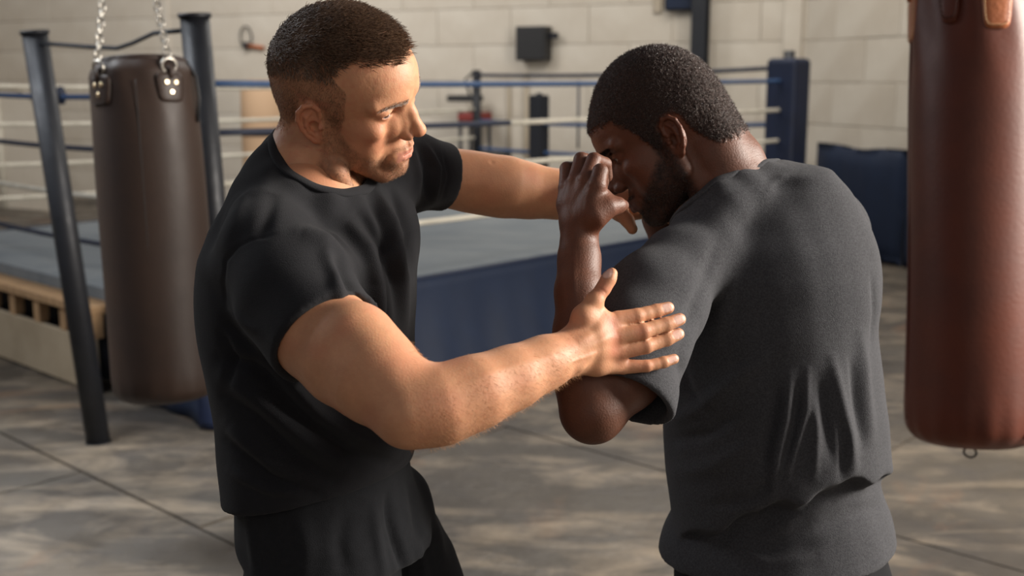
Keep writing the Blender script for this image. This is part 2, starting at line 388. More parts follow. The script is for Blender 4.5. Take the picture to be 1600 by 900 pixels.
# pilaster in the back corner and the steel column on the back wall
db = unit = None
def nrm(v): v = np.array(v, float); return v/np.linalg.norm(v)
DB = nrm([wbl[0]-wb0[0], wbl[1]-wb0[1], 0]); NB = np.array([DB[1], -DB[0], 0.]); NB = NB if NB[1] < 0 else -NB; RB = np.column_stack([DB, NB, [0, 0, 1.]])
def on_back(px_, y=None, off=0.0):             # point where the sight line through px meets the back wall plane (moved off by off)
    r = P(px_, 110 if y is None else y, 1.0)-np.array([0, 0, CAMZ]); q = np.array([wb0[0], wb0[1], 0])+NB*off
    t = ((q-np.array([0, 0, CAMZ])) @ NB)/(r @ NB); return np.array([0, 0, CAMZ])+r*t
p = on_back(1237); o = bevelled('trim_1', (p[0], p[1], 1.8), (.09, .05, 1.8), M_wall, None, .006, 1, RB); o['kind'] = 'structure'
p = on_back(262, 60); o = bevelled('trim_2', (p[0], p[1], 1.8), (.05, .035, 1.8), M_wall, None, .006, 1, RB); o['kind'] = 'structure'
p = on_back(1094, 50, .16)
t = empty('steel_column', (p[0], p[1], 0), 'dark steel column rising against the pale back wall behind the ring', 'column')
for k, (dx, dy, w, h_) in enumerate(((0, 0, .075, .010), (0, .07, .075, .008), (0, -.07, .075, .008))):
    bevelled('flange' if k else 'web', RB @ np.array([dx, dy, 1.8]), (w if k else .008, .006 if k else .07, 1.8), M_steel, t, 0, 1, RB)
bevelled('base_plate', (0, 0, .01), (.13, .13, .01), M_steel, t, 0, 1, RB)

# ------------------------------------------------------------------ boxing ring
R0 = np.array([-1.42, 5.29, 0.]); dR = nrm([1, 1.08, 0]); dL = np.array([-dR[1], dR[0], 0.]); LR, LL, HR = 5.60, 3.75, .56
ring = empty('boxing_ring', tuple(R0+dR*LR/2+dL*LL/2), 'raised boxing ring with pale canvas floor, blue skirt and slack ropes', 'boxing ring')
rl = np.array(ring.location); RR = np.column_stack([dR, dL, [0, 0, 1.]])
bevelled('platform', (0, 0, HR/2-.02), (LR/2-.03, LL/2-.03, HR/2-.02), M_dark, ring, 0, 1, RR)
cn = [R0, R0+dR*LR, R0+dR*LR+dL*LL, R0+dL*LL]
# canvas, with the cloth slightly uneven and rolled over the edge
nx, ny = 60, 40; V, Fc = [], []
for i in range(nx+1):
    for j in range(ny+1):
        u, w = i/nx*LR, j/ny*LL; e = min(u, w, LR-u, LL-w)
        z = HR+.006*math.sin(u*3.1+w*2.2)+.004*math.sin(u*7-w*5)+.003*math.sin(w*11+u) - .03*math.exp(-(e/.04)**2)
        V.append(R0+dR*u+dL*w+[0, 0, z]-rl)
for i in range(nx):
    for j in range(ny): a = i*(ny+1)+j; Fc.append((a, a+ny+1, a+ny+2, a+1))
pydata('canvas', V, Fc, M_canvas, ring, True)
def skirt(a, b, out, sag, mat, name='skirt', z1=HR-.012, z0=.01, foot=0.0):
    n = 90; L = np.linalg.norm(b-a); V, Fc = [], []
    for i in range(n+1):
        t = i/n
        for j in range(9):
            s = j/8; off = .012+.014*math.sin(t*L*9+s*2)*s+.010*math.sin(t*L*23+s)*s+foot*s*s
            V.append(a+(b-a)*t+out*off+[0, 0, z1+(z0-z1)*s]-rl)
    for i in range(n):
        for j in range(8): q = i*9+j; Fc.append((q, q+9, q+10, q+1))
    o = pydata(name, V, Fc, mat, ring, True); m = o.modifiers.new('solid', 'SOLIDIFY'); m.thickness = .006; return o
skirt(cn[0], cn[1], -dL, 0, M_blue, foot=.12); skirt(cn[0], cn[0]+dL*.90, -dR, 0, M_blue, foot=.06)
skirt(cn[1], cn[2], dR, 0, M_blue); skirt(cn[3], cn[2], dL, 0, M_blue)
tube('edge_piping', [cn[0]-dL*.012+[0, 0, HR-.012], cn[1]-dL*.012+[0, 0, HR-.012]], .011, M_bluepad, ring, 8)
# timber side with slots and a cream board below, left of the corner
la, lb = cn[0]+dL*.90, cn[3]
def side_box(name, s0, s1, z0, z1, off, th, mat, bev=.004):
    c = la+dL*(s0+s1)/2-dR*(off)+[0, 0, (z0+z1)/2]-rl; return bevelled(name, c, (th/2, (s1-s0)/2, (z1-z0)/2), mat, ring, bev, 1, RR)
Lx = LL-.90
HT = .475
side_box('top_plank', 0, Lx, HT-.045, HT, .09, .16, M_wood); side_box('upper_rail', 0, Lx, HT, HR-.015, .01, .03, M_canvas)
s = .0
while s < Lx-.05: side_box('timber_block', s, s+.07, .30, HT-.045, .12, .06, M_wood); s += .31
side_box('rail_back', 0, Lx, .30, HT-.045, .03, .02, M_dark, 0)
side_box('kick_board', 0, Lx, .015, .30, .14, .03, M_cream)
# spare drape hanging off the corner
V, Fc = [], []
for i in range(25):
    for j in range(11):
        t, s = i/24, j/10; pt = R0+dR*(-.02+.42*t-.10)-dL*(.03+.16*s*math.sin(math.pi*t)+.02*math.sin(t*19)*s)+[0, 0, .34*(1-s)+.012]; V.append(pt-rl)
for i in range(24):
    for j in range(10): q = i*11+j; Fc.append((q, q+11, q+12, q+1))
o = pydata('corner_drape', V, Fc, M_bluepad, ring, True); m = o.modifiers.new('solid', 'SOLIDIFY'); m.thickness = .005
tags_ = ['blue', 'dark', 'white', 'white']
def rope(name, a, b, z, sag, mats, rad=.014, lab=None, za=None, zb=None):
    n = 26; za = z if za is None else za; zb = z if zb is None else zb
    pts = [a+(b-a)*(i/n)+[0, 0, za+(zb-za)*i/n-sag*4*(i/n)*(1-i/n)] for i in range(n+1)]
    if len(mats) == 1: tube(name, pts, rad, mats[0], ring, 8)
    else:
        k = int(n*mats[2]); tube(name, pts[:k+1], rad, mats[0], ring, 8); tube(name, pts[k:], rad, mats[1], ring, 8)
ins = .10
pc = [cn[0]+dR*ins+dL*ins, cn[1]-dR*ins+dL*ins, cn[2]-dR*ins-dL*ins, cn[3]+dR*ins-dL*ins]
for z, mt in ((1.62, (M_rope_b,)), (1.39, (M_rope_d, M_rope_w, .385)), (1.145, (M_rope_w,)), (.847, (M_rope_w,))): rope('rope', pc[0], pc[1], z, .012, mt, .016)
for z, mt in ((1.73, (M_rope_d,)), (1.27, (M_rope_b,)), (.99, (M_rope_b,)), (.74, (M_rope_w,))): rope('rope', pc[2], pc[1], z, .03, mt, .018, za=z-.06)
for z, mt in ((1.58, (M_rope_b,)), (1.30, (M_rope_d,)), (1.04, (M_rope_w,)), (.78, (M_rope_d,))): rope('rope', pc[0], pc[3], z, .04, mt, .015)
for z, mt in ((1.60, (M_rope_w,)), (1.33, (M_rope_w,)), (1.04, (M_rope_w,)), (.80, (M_rope_w,))): rope('rope', pc[3], pc[2], z, .04, mt, .016)
for i, q in enumerate(pc):
    if i == 0: continue
    tube('corner_post', [q+[0, 0, HR-.02], q+[0, 0, 1.86 if i == 1 else 1.72]], .045, M_steel, ring, 14)
q = pc[1]; bevelled('corner_pad', q+[0, 0, 1.16]-rl, (.135, .135, .64), M_bluepad, ring, .04, 3, RR)
q = pc[1]+(pc[2]-pc[1])*.76; tube('side_post', [q+[0, 0, HR-.02], q+[0, 0, 1.50]], .03, M_steel, ring, 12); bevelled('side_pad', q+[0, 0, 1.08]-rl, (.075, .075, .40), M_dark, ring, .02, 2, RR)
q = pc[3]; bevelled('corner_pad', q+[0, 0, 1.10]-rl, (.10, .10, .55), M_bluepad, ring, .03, 2, RR)
q = pc[0]; tube('corner_post', [q+[0, 0, HR-.02], q+[0, 0, 1.64]], .03, M_steel, ring, 12)
for f_ in (.12, .62):                                             # vertical spacers tying the back ropes
    q = pc[1]+(pc[2]-pc[1])*f_; tube('rope_spacer', [q+[0, 0, .98], q+[0, 0, 1.62]] if f_ > .3 else [q+[0, 0, 1.0], q+[0, 0, 1.28]], .012, M_rope_d, ring, 6)
for f_ in (.42,): q = pc[0]+(pc[3]-pc[0])*f_; tube('rope_knot', [q+[0, 0, 1.50], q+[0, 0, 1.56], q+[0, 0, 1.60]], [.02, .03, .014], M_rope_d, ring, 10)

# blue crash padding leaning along the right wall
DRt = nrm([5.1-wb0[0], 5.6-wb0[1], 0]); NRt = np.array([DRt[1], -DRt[0], 0.]); NRt = NRt if NRt[0] < 0 else -NRt; RRt = np.column_stack([DRt, NRt, [0, 0, 1.]])
for k in range(3):
    a = np.array([wb0[0], wb0[1], 0])+DRt*(.35+k*1.32)+NRt*.07
    t = empty('wall_mat', tuple(a+DRt*.64), ['navy crash mat against the right wall, farthest, nearest the corner pad', 'navy crash mat against the right wall, in the middle of the row', 'navy crash mat against the right wall, nearest, behind the brown bag'][k], 'crash mat', 'mats along the right wall')
    V, Fc = [], []; nI, nJ = 16, 12
    for side in (1, -1):
        for i in range(nI+1):
            for j in range(nJ+1):
                u = (i/nI-.5)*1.29; z = .01+(j/nJ)*1.02; b_ = .10*(1-abs(2*i/nI-1)**4)*(1-abs(2*j/nJ-1)**6)**.5 if side > 0 else 0
                b_ += (.012*math.sin(u*9+k)+.008*math.sin(u*21+z*3))*(side > 0); zz = z-(.03*math.exp(-((u-.2*k)/.25)**2) if j == nJ else 0)
                V.append(DRt*u+NRt*(b_-.02)+[0, 0, zz])
    m1 = (nI+1)*(nJ+1)
    for sd in (0, 1):
        for i in range(nI):
            for j in range(nJ):
                q = sd*m1+i*(nJ+1)+j; f = (q, q+nJ+1, q+nJ+2, q+1); Fc.append(f if sd else f[::-1])
    for i in range(nI):
        for j in (0, nJ): q = i*(nJ+1)+j; Fc.append((q, q+nJ+1, q+nJ+1+m1, q+m1))
    for j in range(nJ):
        for i in (0, nI): q = i*(nJ+1)+j; Fc.append((q, q+1, q+1+m1, q+m1))
    pydata('cover', V, Fc, M_blue, t, True)
    tube('handle', [a+DRt*.64+NRt*.10+DRt*x_+[0, 0, z_] for x_, z_ in ((-.08, .60), (-.06, .57), (.06, .57), (.08, .60))], .010, M_dark, t, 8)

# ------------------------------------------------------------------ two leaning steel posts joined by a rod
def post(x0, y0, x1, y1, Y0, wpx, label):
    base = PZ(x0, y0, 0); top = PY(x1, y1, base[1]-.03); t = empty('steel_post', tuple(base), label, 'post', 'steel posts beside the hanging bag')
    r = wpx/2*base[1]/F_PX
    tube('shaft', [base, base+(top-base)*.5, top], [r*1.0, r, r], M_steel, t, 24)
    d = nrm(top-base); tube('cap', [top-d*.004, top+d*.012], r*1.13, M_steel, t, 24)
    tube('foot_plate', [base, base+[0, 0, .008]], r*1.10, M_steel, t, 24)
    return base, top, t
b1, tp1, t1_ = post(154, 692, 54, 52, 0, 38, 'dark steel post leaning left of the hanging dark brown bag')
b2, tp2, t2_ = post(372, 782, 304, 26, 0, 44, 'dark steel post between the dark brown bag and the man in black')
dlt = tp2-tp1; pts = [tp1+dlt*(.05+s*.90)+[0, 0, -.045+z] for s, z in ((0, 0), (.12, -.01), (.35, -.03), (.55, -.045), (.66, -.03), (.8, 0), (1, .0))]
o = tube('connecting_rod', pts, .009, M_steel, None, 8); tag(o, 'thin bent dark rod joining the tops of the two leaning posts', 'rod')

# ------------------------------------------------------------------ punch bags
def catmull(rows, n):
    rows = np.array(rows, float); out = []
    for i in range(len(rows)-1):
        p0, p1, p2, p3 = rows[max(i-1, 0)], rows[i], rows[i+1], rows[min(i+2, len(rows)-1)]
        for k in range(n):
            s = k/n; out.append(.5*((2*p1)+(-p0+p2)*s+(2*p0-5*p1+4*p2-p3)*s*s+(-p0+3*p1-3*p2+p3)*s**3))
    out.append(rows[-1]); return out
def chain_links(name, a, b, parent, mat, ll=.034, wr=.010, tr=.0032):
    a = np.array(a); b = np.array(b); L = np.linalg.norm(b-a); d = (b-a)/L; n = int(L/(ll*.78)); u, w, _ = frame_of(d); V, Fc = [], []
    for i in range(n):
        c = a+d*(i+.5)*L/n; s = u if i % 2 else w; K = 12; pts = []
        for k in range(K):
            t = 2*math.pi*k/K; pts.append(c+s*math.cos(t)*wr+d*(math.sin(t)*wr+(ll/2-wr)*(1 if math.sin(t) > 0 else -1)))
        v_, f_ = tube_vf(pts, tr, 6, False, True, len(V)); V += v_; Fc += f_
    V = [np.array(x)-np.array(parent.location) for x in V]
    o = pydata(name, V, Fc, mat, parent, True); return o
def bag(name, label, top, bot, R, mat, seed, seamang, wrinkle, group):
    """top, bot: axis points; lathe with gathers and seams"""
    top = np.array(top); bot = np.array(bot); ax = bot-top; L = np.linalg.norm(ax); ax /= L; t = empty(name, tuple(top), label, 'punch bag')
    u = nrm(np.cross([0, 1., 0], ax)); w = np.cross(ax, u); K = 128
    prof = catmull([(0, .76), (.012, .86), (.035, .95), (.07, .965), (.12, .975), (.3, 1), (.6, 1.0), (.85, 1.01), (.94, 1.0), (.975, .92), (.993, .72), (1.0, .4), (1.002, 0.02)], 8)
    V, Fc = [], []; rs = random.Random(seed); ph = [rs.uniform(0, 6.28) for _ in range(12)]
    for s, r in prof:
        for k in range(K):
            a = 2*math.pi*k/K; g = math.exp(-((s-.0)/.16)**2)
            ww = 1+g*wrinkle*(.035*math.sin(a*5+ph[0])+.02*math.sin(a*11+ph[1]+s*20))+.008*math.sin(a*3+ph[2]+s*5)+.006*math.sin(a*2+s*9+ph[3])+.010*wrinkle*math.exp(-((s-1)/.10)**2)*math.sin(a*17+ph[4])
            for sa in seamang:
                da = (a-sa+math.pi) % (2*math.pi)-math.pi; ww -= .016*math.exp(-(da/.035)**2)
            for sg in (.5,): pass
            V.append(ax*(s*L)+R*r*ww*(math.cos(a)*u+math.sin(a)*w))
    for i in range(len(prof)-1):
        for k in range(K): Fc.append((i*K+k, i*K+(k+1) % K, (i+1)*K+(k+1) % K, (i+1)*K+k))
    Fc.append(tuple(range(K)))
    o = pydata('body', V, Fc, mat, t, True); o.name = 'leather_body'
    # rim roll
    tube('rim', [top+ax*.004*L+R*.76*(math.cos(a)*u+math.sin(a)*w) for a in np.linspace(0, 2*math.pi, 49)[:-1]], .012, mat, t, 8, True)
    return t, top, ax, u, w, L
def surf_patch(name, t, top, ax, u, w, R, s0, s1, a0, a1, mat, lift=.004, taper=0.0, rnd_=.3):
    n, m = 14, 14; V, Fc = [], []
    for side in (1, 0):
        for i in range(n+1):
            for j in range(m+1):
                x, y = i/n*2-1, j/m*2-1
                k = max(abs(x), abs(y)); e = (abs(x)**5+abs(y)**5)**(1/5) or 1; x2, y2 = (x*k/e*1.0, y*k/e*1.0) if e else (x, y)
                y2 = y2*(1-taper*x2); s = s0+(s1-s0)*(x2+1)/2; a = (a0+a1)/2+(a1-a0)/2*y2
                rr = R+(lift*(1-.6*k**6) if side else -.006); V.append(ax*s+rr*(math.cos(a)*u+math.sin(a)*w))
    q = (n+1)*(m+1)
    for i in range(n):
        for j in range(m):
            b_ = i*(m+1)+j; Fc.append((b_, b_+1, b_+m+2, b_+m+1))
    ed = [i*(m+1) for i in range(n+1)]+[n*(m+1)+j for j in range(1, m+1)]+[i*(m+1)+m for i in range(n-1, -1, -1)]+[j for j in range(m-1, 0, -1)]
    for i in range(len(ed)): a_, b_ = ed[i], ed[(i+1) % len(ed)]; Fc.append((a_, b_, b_+q, a_+q))
    pp = pydata(name, V, Fc, mat, t, True)
    # stitching: short raised dashes round the edge
    SV, SF = [], []; N_ = 44
    for i in range(N_):
        pr_ = []
        for f in (0, .55):
            th = 2*math.pi*(i+f)/N_; cx_, sx_ = math.cos(th), math.sin(th); k = .86/((abs(cx_)**5+abs(sx_)**5)**.2); x, y = cx_*k, sx_*k; y = y*(1-taper*x)
            s = s0+(s1-s0)*(x+1)/2; a = (a0+a1)/2+(a1-a0)/2*y; pr_.append(ax*s+(R+lift+.0006)*(math.cos(a)*u+math.sin(a)*w))
        v_, f_ = tube_vf(pr_, .0011, 5, True, False, len(SV)); SV += v_; SF += f_
    st = pydata('stitching', SV, SF, M_thread if mat is M_patch else M_bag_brown, pp, False); return pp
def hanger(t, top, ax, u, w, R, L, a, mat_patch, s0, s1, half, apex, ring_r=.026, rivets=True):
    d = math.cos(a)*u+math.sin(a)*w; tg = -math.sin(a)*u+math.cos(a)*w
    pp = surf_patch('hanger_patch', t, top, ax, u, w, R, s0, s1, a-half, a+half, mat_patch, .006, .12)
    c = ax*(s0-.012)+d*(R*.985)
    Vd = [top+c+tg*math.cos(x)*ring_r+(-ax*.9+d*.2)*math.sin(x)*ring_r+(-ax)*.012 for x in np.linspace(0, 2*math.pi, 21)[:-1]]
    tube('d_ring', Vd, .0048, M_chrome, t, 8, True)
    tube('strap', [top+ax*(s0+.02)+d*(R+.006), top+ax*(s0-.008)+d*(R+.006), top+ax*(s0-.02)+d*(R-.004), top+ax*(s0-.004)+d*(R-.014), top+ax*(s0+.02)+d*(R-.015)], .008, mat_patch, t, 8)
    if rivets:
        for (x, y) in ((-.4, -.33), (-.4, .33), (.33, 0)):
            s = (s0+s1)/2+x*(s1-s0)/2*.9; aa = a+half*y; dd = math.cos(aa)*u+math.sin(aa)*w; q = top+ax*s+dd*(R+.006)
            tube('rivet', [q-dd*.003, q+dd*.0015, q+dd*.0035], [.0085, .0085, .005], M_brass, t, 12)
    chain_links('chain', top+c-ax*(ring_r*1.6), apex, t, M_chrome)
# dark brown bag, left
bt, bb = P(222, 96, 3.86), P(262, 626, 3.95)
Rb = 82*3.9/F_PX
def ang_of(u, w, dirv): return math.atan2(np.dot(w, dirv), np.dot(u, dirv))
t, top, ax_, u_, w_, L_b = bag('punch_bag', 'dark brown leather punch bag hanging on chains between two steel posts', bt, bb, Rb, M_bag_brown, 3, (), .55, None)
toc = nrm(np.array([0, 0, 1.5])-top); rt = nrm(np.cross(toc, [0, 0, 1])); rt = -rt
def facing(deg, toc, rt): return toc*math.cos(math.radians(deg))+rt*math.sin(math.radians(deg))
if rt[0] < 0: rt = -rt
apex = top-ax_*.72+np.array([-.02, 0, .05])
for dg in (28, -52): hanger(t, top, ax_, u_, w_, Rb*.985, L_b, ang_of(u_, w_, facing(dg, toc, rt)), M_bag_brown, .058, .155, .27, apex)
seam = [top+ax_*s+facing(-8, toc, rt)*Rb*1.0 for s in np.linspace(.05, L_b*.94, 20)]; tube('seam', seam, .0014, M_black, t, 6)
tube('strap', [top+ax_*s+facing(a_, toc, rt)*Rb*r_ for s, a_, r_ in ((.0, 70, .85), (.05, 66, 1.03), (.12, 66, 1.06), (.2, 66, 1.0))], .006, M_black, t, 8)
tube('hook', [apex, apex+[0, 0, .05]], .007, M_chrome, t, 8)
apexL = apex
# oxblood bag, right
rt0, rb0 = P(1527, -42, 3.10), P(1519, 697, 3.10)
Rr = 100*3.1/F_PX
t, top, ax_, u_, w_, L_b = bag('punch_bag', 'reddish brown leather punch bag hanging at the right edge of the photo', rt0, rb0, Rr, M_bag_tan, 8, (), 1.0, None)
toc = nrm(np.array([0, 0, 1.5])-top); rt = nrm(np.cross([0, 0, 1], toc)); rt = rt if rt[0] > 0 else -rt
apexR = top-ax_*.75+np.array([0, 0, .05])
for dg in (16, -74, 106, 196): hanger(t, top, ax_, u_, w_, Rr*.985, L_b, ang_of(u_, w_, facing(dg, toc, rt)), M_patch, .055, .190, .215, apexR, .03, False)
surf_patch('shaded_patch', t, top, ax_, u_, w_, Rr*.985, -.02, .165, ang_of(u_, w_, facing(-22, toc, rt))-.16, ang_of(u_, w_, facing(-22, toc, rt))+.16, M_bag_tan, .007, .25)  # hanger patch in shade: the shade is put in by the darker leather
for dg in (48, 168, 288): tube('seam', [top+ax_*s+facing(dg, toc, rt)*Rr*1.0 for s in np.linspace(.05, L_b*.94, 20)], .003, M_bag_tan, t, 6)
e_ = rb0+ax_*.012+rt*-.005; tube('bottom_ring', [e_+rt*math.cos(x)*.016+ax_*(math.sin(x)*.013+.006) for x in np.linspace(0, 6.28, 17)[:-1]], .003, M_steel, t, 6, True)
tube('hook', [apexR, apexR+[0, 0, .05]], .007, M_chrome, t, 8)
# roof beams that carry the bags (above the picture)
for nm, ap, lb in (('roof_beam', apexL, 'dark steel roof beam above the dark brown bag'), ('roof_beam', apexR, 'dark steel roof beam above the reddish bag')):
    t = empty(nm, (ap[0], ap[1], 3.3), lb, 'beam'); bevelled('web', (0, 0, 0), (.006, 2.4, .1), M_steel, t, 0); 
    for s in (-1, 1): bevelled('flange', (0, 0, s*.1), (.06, 2.4, .006), M_steel, t, 0)
    tube('drop_rod', [ap+[0, 0, .05], (ap[0], ap[1], 3.2)], .008, M_steel, t, 8)

# ------------------------------------------------------------------ things on and against the back wall
def wall_thing(name, px_, py_, off): p = on_back(px_, py_, off); return p
p = wall_thing('speaker', 834, 68, .10); dpt = p[1]; hx = 25*dpt/F_PX
t = empty('wall_speaker', tuple(p), 'small square black slatted box on the pale back wall above the ropes', 'speaker')
bevelled('case', (0, 0, 0), (hx, .09, hx*1.02), M_black, t, .01, 2, RB)
for k in range(7): bevelled('slat', NB*.095+[0, 0, (k-3)*hx*.27], (hx*.9, .008, hx*.09), M_black, t, 0, 1, RB)
bevelled('bracket', DB*-hx*1.25+[0, 0, hx*.45], (.06, .02, .03), M_dark, t, 0, 1, RB)
p = wall_thing('box', 1063, 4, .05); t = empty('wall_cabinet', tuple(p), 'dark blue box high on the back wall left of the steel column', 'cabinet'); bevelled('case', (0, 0, .02), (.15, .06, .10), M_dark, t, .008, 1, RB); bevelled('door', NB*.064+[0, 0, .02], (.13, .006, .085), M_blue, t, .003, 1, RB)
p = wall_thing('conduit', 1028, 6, .02); o = bevelled('conduit_stub', p, (.045, .02, .09), M_joint, None, .005, 1, RB); tag(o, 'short grey conduit stub beside the dark blue wall box', 'conduit')
p = wall_thing('hose', 384, 58, .06); t = empty('wall_bracket', tuple(p), 'round wire bracket with a rusty pipe stub on the back wall', 'bracket')
tube('hoop', [p+DB*math.cos(a)*.085+np.array([0, 0, 1])*math.sin(a)*.13 for a in np.linspace(0, 2*math.pi, 21)[:-1]], .009, M_steel, t, 8, True)
tube('pipe_stub', [p-DB*.0+[0, 0, -.10], p-DB*.26+[0, 0, -.13]], .022, M_rust, t, 10); tube('clamp', [p+[0, 0, -.14], p+[0, 0, -.06]], .04, M_steel, t, 10)
# gym kit standing by the back wall beyond the ring: bench with a red pad, low rack, dark pad
p = on_back(742, 172, .30); z0 = p[2]
t = empty('weight_bench', (p[0], p[1], 0), 'dark weight bench with a red pad standing beyond the ring ropes', 'bench')
bevelled('pad', RB @ np.array([0, 0, 1.22]), (.15, .14, .05), M_red, t, .02, 2, RB); bevelled('seat', RB @ np.array([.12, .0, 1.42]), (.16, .14, .035), M_black, t, .015, 2, RB)
for sx in (-.13, .13):
    for sy in (-.12, .12): tube('leg', [np.array(t.location)+RB @ np.array([sx, sy, 0]), np.array(t.location)+RB @ np.array([sx*.9, sy, 1.28])], .02, M_steel, t, 8)
tube('handle', [np.array(t.location)+RB @ np.array([.05, 0, 1.42]), np.array(t.location)+RB @ np.array([.12, 0, 1.62]), np.array(t.location)+RB @ np.array([.02, 0, 1.70])], .014, M_steel, t, 8)
p = on_back(768, 243, .72); t = empty('storage_crate', (p[0], p[1], 0), 'low black crate standing by the back wall beyond the ring, in front of the bench', 'crate')
bevelled('crate_body', (0, 0, .40), (.17, .11, .40), M_dark, t, .02, 1, RB); bevelled('lid', (0, 0, .83), (.18, .12, .03), M_black, t, .01, 1, RB)
p = on_back(795, 150, .03); o = tube('wall_pipe', [(p[0], p[1], .6), (p[0], p[1], 1.62)], .022, M_joint, None, 8); tag(o, 'thin upright grey pipe on the back wall left of the dark corner pad', 'pipe')
p = on_back(822, 150, .03); o = tube('wall_pipe', [(p[0], p[1], .3), (p[0], p[1], 1.7)], .03, M_joint, None, 8); tag(o, 'stained upright pipe on the back wall nearest the dark corner pad', 'pipe')
# pale arch-shaped panel and white upright leaning far left beyond the ropes
p = on_back(20, 240, 1.2); t = empty('leaning_panel', (p[0], p[1], 0), 'pale arched board standing at the far left beyond the ropes', 'board')
arc = [(-.62, 0), (-.62, 1.1)]+[(-.62*math.cos(a), 1.1+.42*math.sin(a)) for a in np.linspace(0, math.pi, 15)[1:-1]]+[(.62, 1.1), (.62, 0)]
n = len(arc); V = [DB*x+NB*s+[0, 0, z] for s in (-.03, .03) for x, z in arc]; Fc = [tuple(range(n)), tuple(reversed(range(n, 2*n)))]+[(i, i+n, (i+1) % n+n, (i+1) % n) for i in range(n)]
pydata('board', V, Fc, M_wall, t); tube('rim', [np.array(t.location)+DB*x+NB*.035+[0, 0, z] for x, z in arc[1:-1]], .018, M_joint, t, 8)
tube('upright', [np.array(t.location)+DB*.15+NB*.06+[0, 0, 0], np.array(t.location)+DB*.15+NB*.06+[0, 0, 1.4]], .04, M_rope_w, t, 8)
p = on_back(415, 165, 1.0); t = empty('padded_drum', (p[0], p[1], 0), 'tan padded drum behind the ropes, beside the nape of the man in black', 'drum')
tube('drum_body', [(p[0], p[1], .02), (p[0], p[1], .2), (p[0], p[1], 1.2), (p[0], p[1], 1.55), (p[0], p[1], 1.62)], [.26, .28, .28, .27, .2], material('tan_canvas', srgb(172, 142, 112), .8), t, 24)
tube('band', [(p[0], p[1], 1.0), (p[0], p[1], 1.06)], .285, M_dark, t, 24)
